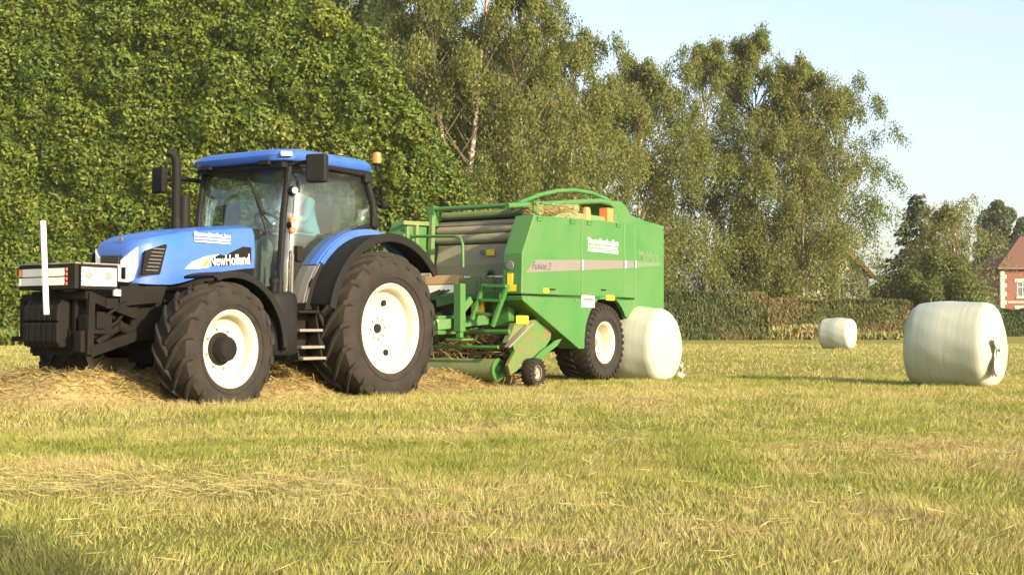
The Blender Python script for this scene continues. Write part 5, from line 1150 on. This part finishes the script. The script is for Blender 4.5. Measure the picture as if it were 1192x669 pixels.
# --- top: hoop, bow, hump, hydraulic tank, dusty hay
hp = [(596, 243), (606, 236), (626, 227.5), (648, 222.5), (668, 221.5), (688, 224.5), (706, 232), (718, 243), (724, 254)]
q = MB(); q.tube([BF.ony(px, py, .55) for px, py in hp], .035, 10); q.build('hoop', M['green'], Bq, smooth=60)
hp = [(590, 239.5), (625, 238), (668, 235.5), (698, 234), (709, 236.5), (716, 243), (720, 256)]
q = MB(); q.tube([BF.ony(px, py, .85) for px, py in hp], .042, 10); q.build('top_bow', M['green'], Bq, smooth=60)
hm = [(711, 234), (722, 233.5), (729, 239), (735, 250), (752, 257), (773, 263), (773, 268), (716, 260), (716, 248)]
q = MB(); q.prism([by(px, py, .88) for px, py in hm], .3, .88); q.build('wrapper_arm_housing', M['green'], Bq, bevel=.03, seg=3)
q = MB(); a_, c_ = BF.ony(612, 244, .8), BF.ony(668, 243, .8); q.cyl(a_, c_, .10, 16); q.build('oil_cylinder', M['green_dusty'], Bq, smooth=40)
for px in (682, 706):
    c_ = BF.ony(px, 250, .9); q = MB(); q.lathe([(0, .12), (.06, .11), (.075, .05), (.075, -.25), (0, -.25)], c_, 16, 'z') if px < 700 else q.box((c_.x, c_.y, c_.z - .02), (.2, .14, .24)); q.build('top_lamp' if px < 700 else 'top_reflector', M['orange'], Bq, smooth=40)
n = 1500; t_ = rng.random(n); a_, c_ = BF.ony(614, 243, .85), BF.ony(664, 246, .85)
pp = np.outer(1 - t_, np.array(a_)) + np.outer(t_, np.array(c_)) + rng.normal(0, .045, (n, 3)); v_, f_ = leaf_arrays(pp, rng.normal(size=(n, 3)) * np.array([1.6, 1, .4]), rng.normal(size=(n, 3)), .08 + .14 * rng.random(n), .008 + .006 * rng.random(n), 0)
o = np_mesh('hay_on_top', v_, [f_], HAY, Bq, tint=np.repeat(np.clip(rng.normal(.5, .2, n), 0, 1), 4)); o['kind'] = 'stuff'
# --- rear: wrap table frame, tail arm, lights
hk = [(738, 373), (742, 382), (742.5, 396), (741, 410), (737, 422), (731, 430)]
q = MB(); q.tube([BF.ony(px, py, .95) for px, py in hk], .045, 10); q.build('tail_arm', M['green'], Bq, smooth=60)
q = MB(); c_ = BF.ony(742, 372, 1.1); q.box((c_.x, 1.05, c_.z - .02), (.22, .2, .06)); q.box((c_.x + .02, .95, c_.z - .3), (.12, .12, .5)); c2 = BF.ony(735, 397, 1.0); q.box((c2.x, 1.0, c2.z), (.16, .14, .14)); q.build('valve_block', M['green_dusty'], Bq, bevel=.01)
q = MB(); q.box((c_.x + .08, 1.1, c_.z), (.1, .06, .05)); q.build('tail_lamp', M['orange'], Bq, bevel=.01)
q = MB(); q.box((-1.3, 0, .62), (1.3, 1.5, .18)); q.box((-.4, 0, .72), (.8, .7, .2)); q.build('wrap_table', M['green_dusty'], Bq, bevel=.02)
for yy in (-.7, .7): q = MB(); q.cyl((-2.0, yy, .5), (-.7, yy, .5), .09, 14); q.build('table_roller', M['black'], Bq, smooth=40)

# ================================================================== WRAPPED BALES
def film_mat():
    m, nt, b = new_mat('pale_green_bale_film')
    n1 = noise(nt, 1.5, 4, .5); n2 = noise(nt, 3.2, 5, .6, stretch=(.3, 6.5, .3)); n3 = noise(nt, 22, 3, .6, stretch=(1, .3, 1))
    r = ramp(nt, n1.outputs[0], [(.3, (.385, .4, .315)), (.7, (.475, .48, .385))]); bd = ramp(nt, n2.outputs[0], [(.42, g3(.0)), (.58, g3(.5))]); nt.links.new(mixc(nt, bd.outputs[0], r.outputs[0], (.33, .37, .31)), b.inputs['Base Color'])
    b.inputs['Roughness'].default_value = .3; b.inputs['Specular IOR Level'].default_value = .5; b.inputs['Subsurface Weight'].default_value = .12; b.inputs['Subsurface Radius'].default_value = (.03, .03, .02)
    ad = node(nt, 'ShaderNodeMath', operation='MULTIPLY_ADD'); nt.links.new(n3.outputs[0], ad.inputs[0]); ad.inputs[1].default_value = .25; nt.links.new(n2.outputs[0], ad.inputs[2])
    bump(nt, b, ad.outputs[0], .24, .02); return m
FILM = film_mat()
def bale(label, px, base_py, deg, rad, length, tail=None, roll=0, seed=1, depth=None):
    d = depth or (CAMH * FPX / (base_py - HORIZON)); x = (px - 596) * d / FPX
    root = empty('wrapped_bale', (x, d, float(gz(x, d)))); root.rotation_euler = (0, 0, R(-90 - deg)); tag(root, label, 'bale', 'white wrapped round bales')
    g = np.random.default_rng(seed); nl, ns = 30, 72; prof = []
    hl = length / 2; cr = .17
    for k in range(7): a = math.pi / 2 * k / 6; prof.append((rad - cr + cr * math.sin(a), -hl + cr - cr * math.cos(a)))
    prof = [(0, -hl - .03), (rad * .35, -hl - .028), (rad * .6, -hl - .015)] + prof
    body = [(rad + .028 * math.sin(math.pi * (k + 1) / 12), -hl + cr + (2 * hl - 2 * cr) * (k + 1) / 12) for k in range(11)]
    prof = prof + body + [(r, -y) for r, y in prof[::-1]]
    vs_, fs_ = [], []; m = len(prof); ph = g.random(8) * 6.28
    for k in range(ns):
        a = 2 * math.pi * k / ns
        for r, y in prof:
            w = r * (1 + .010 * math.sin(3 * a + ph[0] + 2 * y) + .007 * math.sin(7 * a + ph[1] - 3 * y) + .004 * math.sin(13 * a + ph[2] + 9 * y)) + .007 * math.sin(9 * y + ph[3]) * (r > rad * .8)
            z = w * math.sin(a); z = max(z, -rad + .05) if r > .3 else z
            vs_.append((w * math.cos(a), y + .02 * math.sin(2 * a + ph[4]) * (r / rad), z + rad - .05))
    for k in range(ns):
        for i in range(m - 1): a_, b_ = k * m + i, ((k + 1) % ns) * m + i; fs_.append((a_, a_ + 1, b_ + 1, b_))
    q = MB(); q.add(vs_, fs_); q.build('film_wrap', FILM, root, smooth=70)
    if tail:                                        # loose crumpled end of the film on the end face
        yy, za, w_, h_ = tail; s_ = 1 if yy > 0 else -1; nr_, nc_ = 14, 9; v = []
        for i in range(nr_):
            for j in range(nc_):
                u, t = j / (nc_ - 1) - .5, i / (nr_ - 1); ww = w_ * (.35 + .9 * abs(t - .45) ** .8)
                v.append((za[0] + u * ww + .03 * math.sin(9 * t + 3 * u), yy + s_ * (.012 + .06 * abs(math.sin(9 * u + 4 * t + ph[5])) * (1 - abs(2 * t - 1) * .5) + .012 * g.normal()), za[1] + h_ * (.5 - t) + .015 * g.normal()))
        f_ = [(i * nc_ + j, i * nc_ + j + 1, (i + 1) * nc_ + j + 1, (i + 1) * nc_ + j) for i in range(nr_ - 1) for j in range(nc_ - 1)]
        q = MB(); q.add(v, f_); o = q.build('film_tail', FILM, root, smooth=60); md = o.modifiers.new('t', 'SOLIDIFY'); md.thickness = .006
    return root
# local +y is the visible end: it points along the machines' left side
bale('large white wrapped bale standing alone at the right with a loose film end', 1111, 446, 36, .615, 1.19, (.648, (.3, .42), .34, .5), seed=3, depth=18.8)
bale('small far white wrapped bale in front of the brown hedge', 975, 403.5, 35, .6, 1.2, None, seed=4, depth=50)
bale('white wrapped bale just dropped behind the baler wheel', 742, 441, 33, .595, 1.1, (.50, (-.47, .13), .2, .26), seed=5, depth=20.9)

# ================================================================== DUSTY EVENING AIR
def haze():
    b = MB(); b.box((0, 300, 14), (1300, 1300, 32)); o = b.build('haze', M['white']); tag(o, 'thin warm dusty evening air over the field', 'haze', kind='stuff')
    m = bpy.data.materials.new('dusty_air'); m.use_nodes = True; nt = m.node_tree; nt.nodes.clear()
    out = nt.nodes.new('ShaderNodeOutputMaterial'); v = nt.nodes.new('ShaderNodeVolumePrincipled')
    v.inputs['Color'].default_value = (.95, .92, .85, 1); v.inputs['Density'].default_value = HAZE; v.inputs['Anisotropy'].default_value = .0
    nt.links.new(v.outputs[0], out.inputs['Volume']); o.data.materials.clear(); o.data.materials.append(m)
HAZE = .0002
haze()
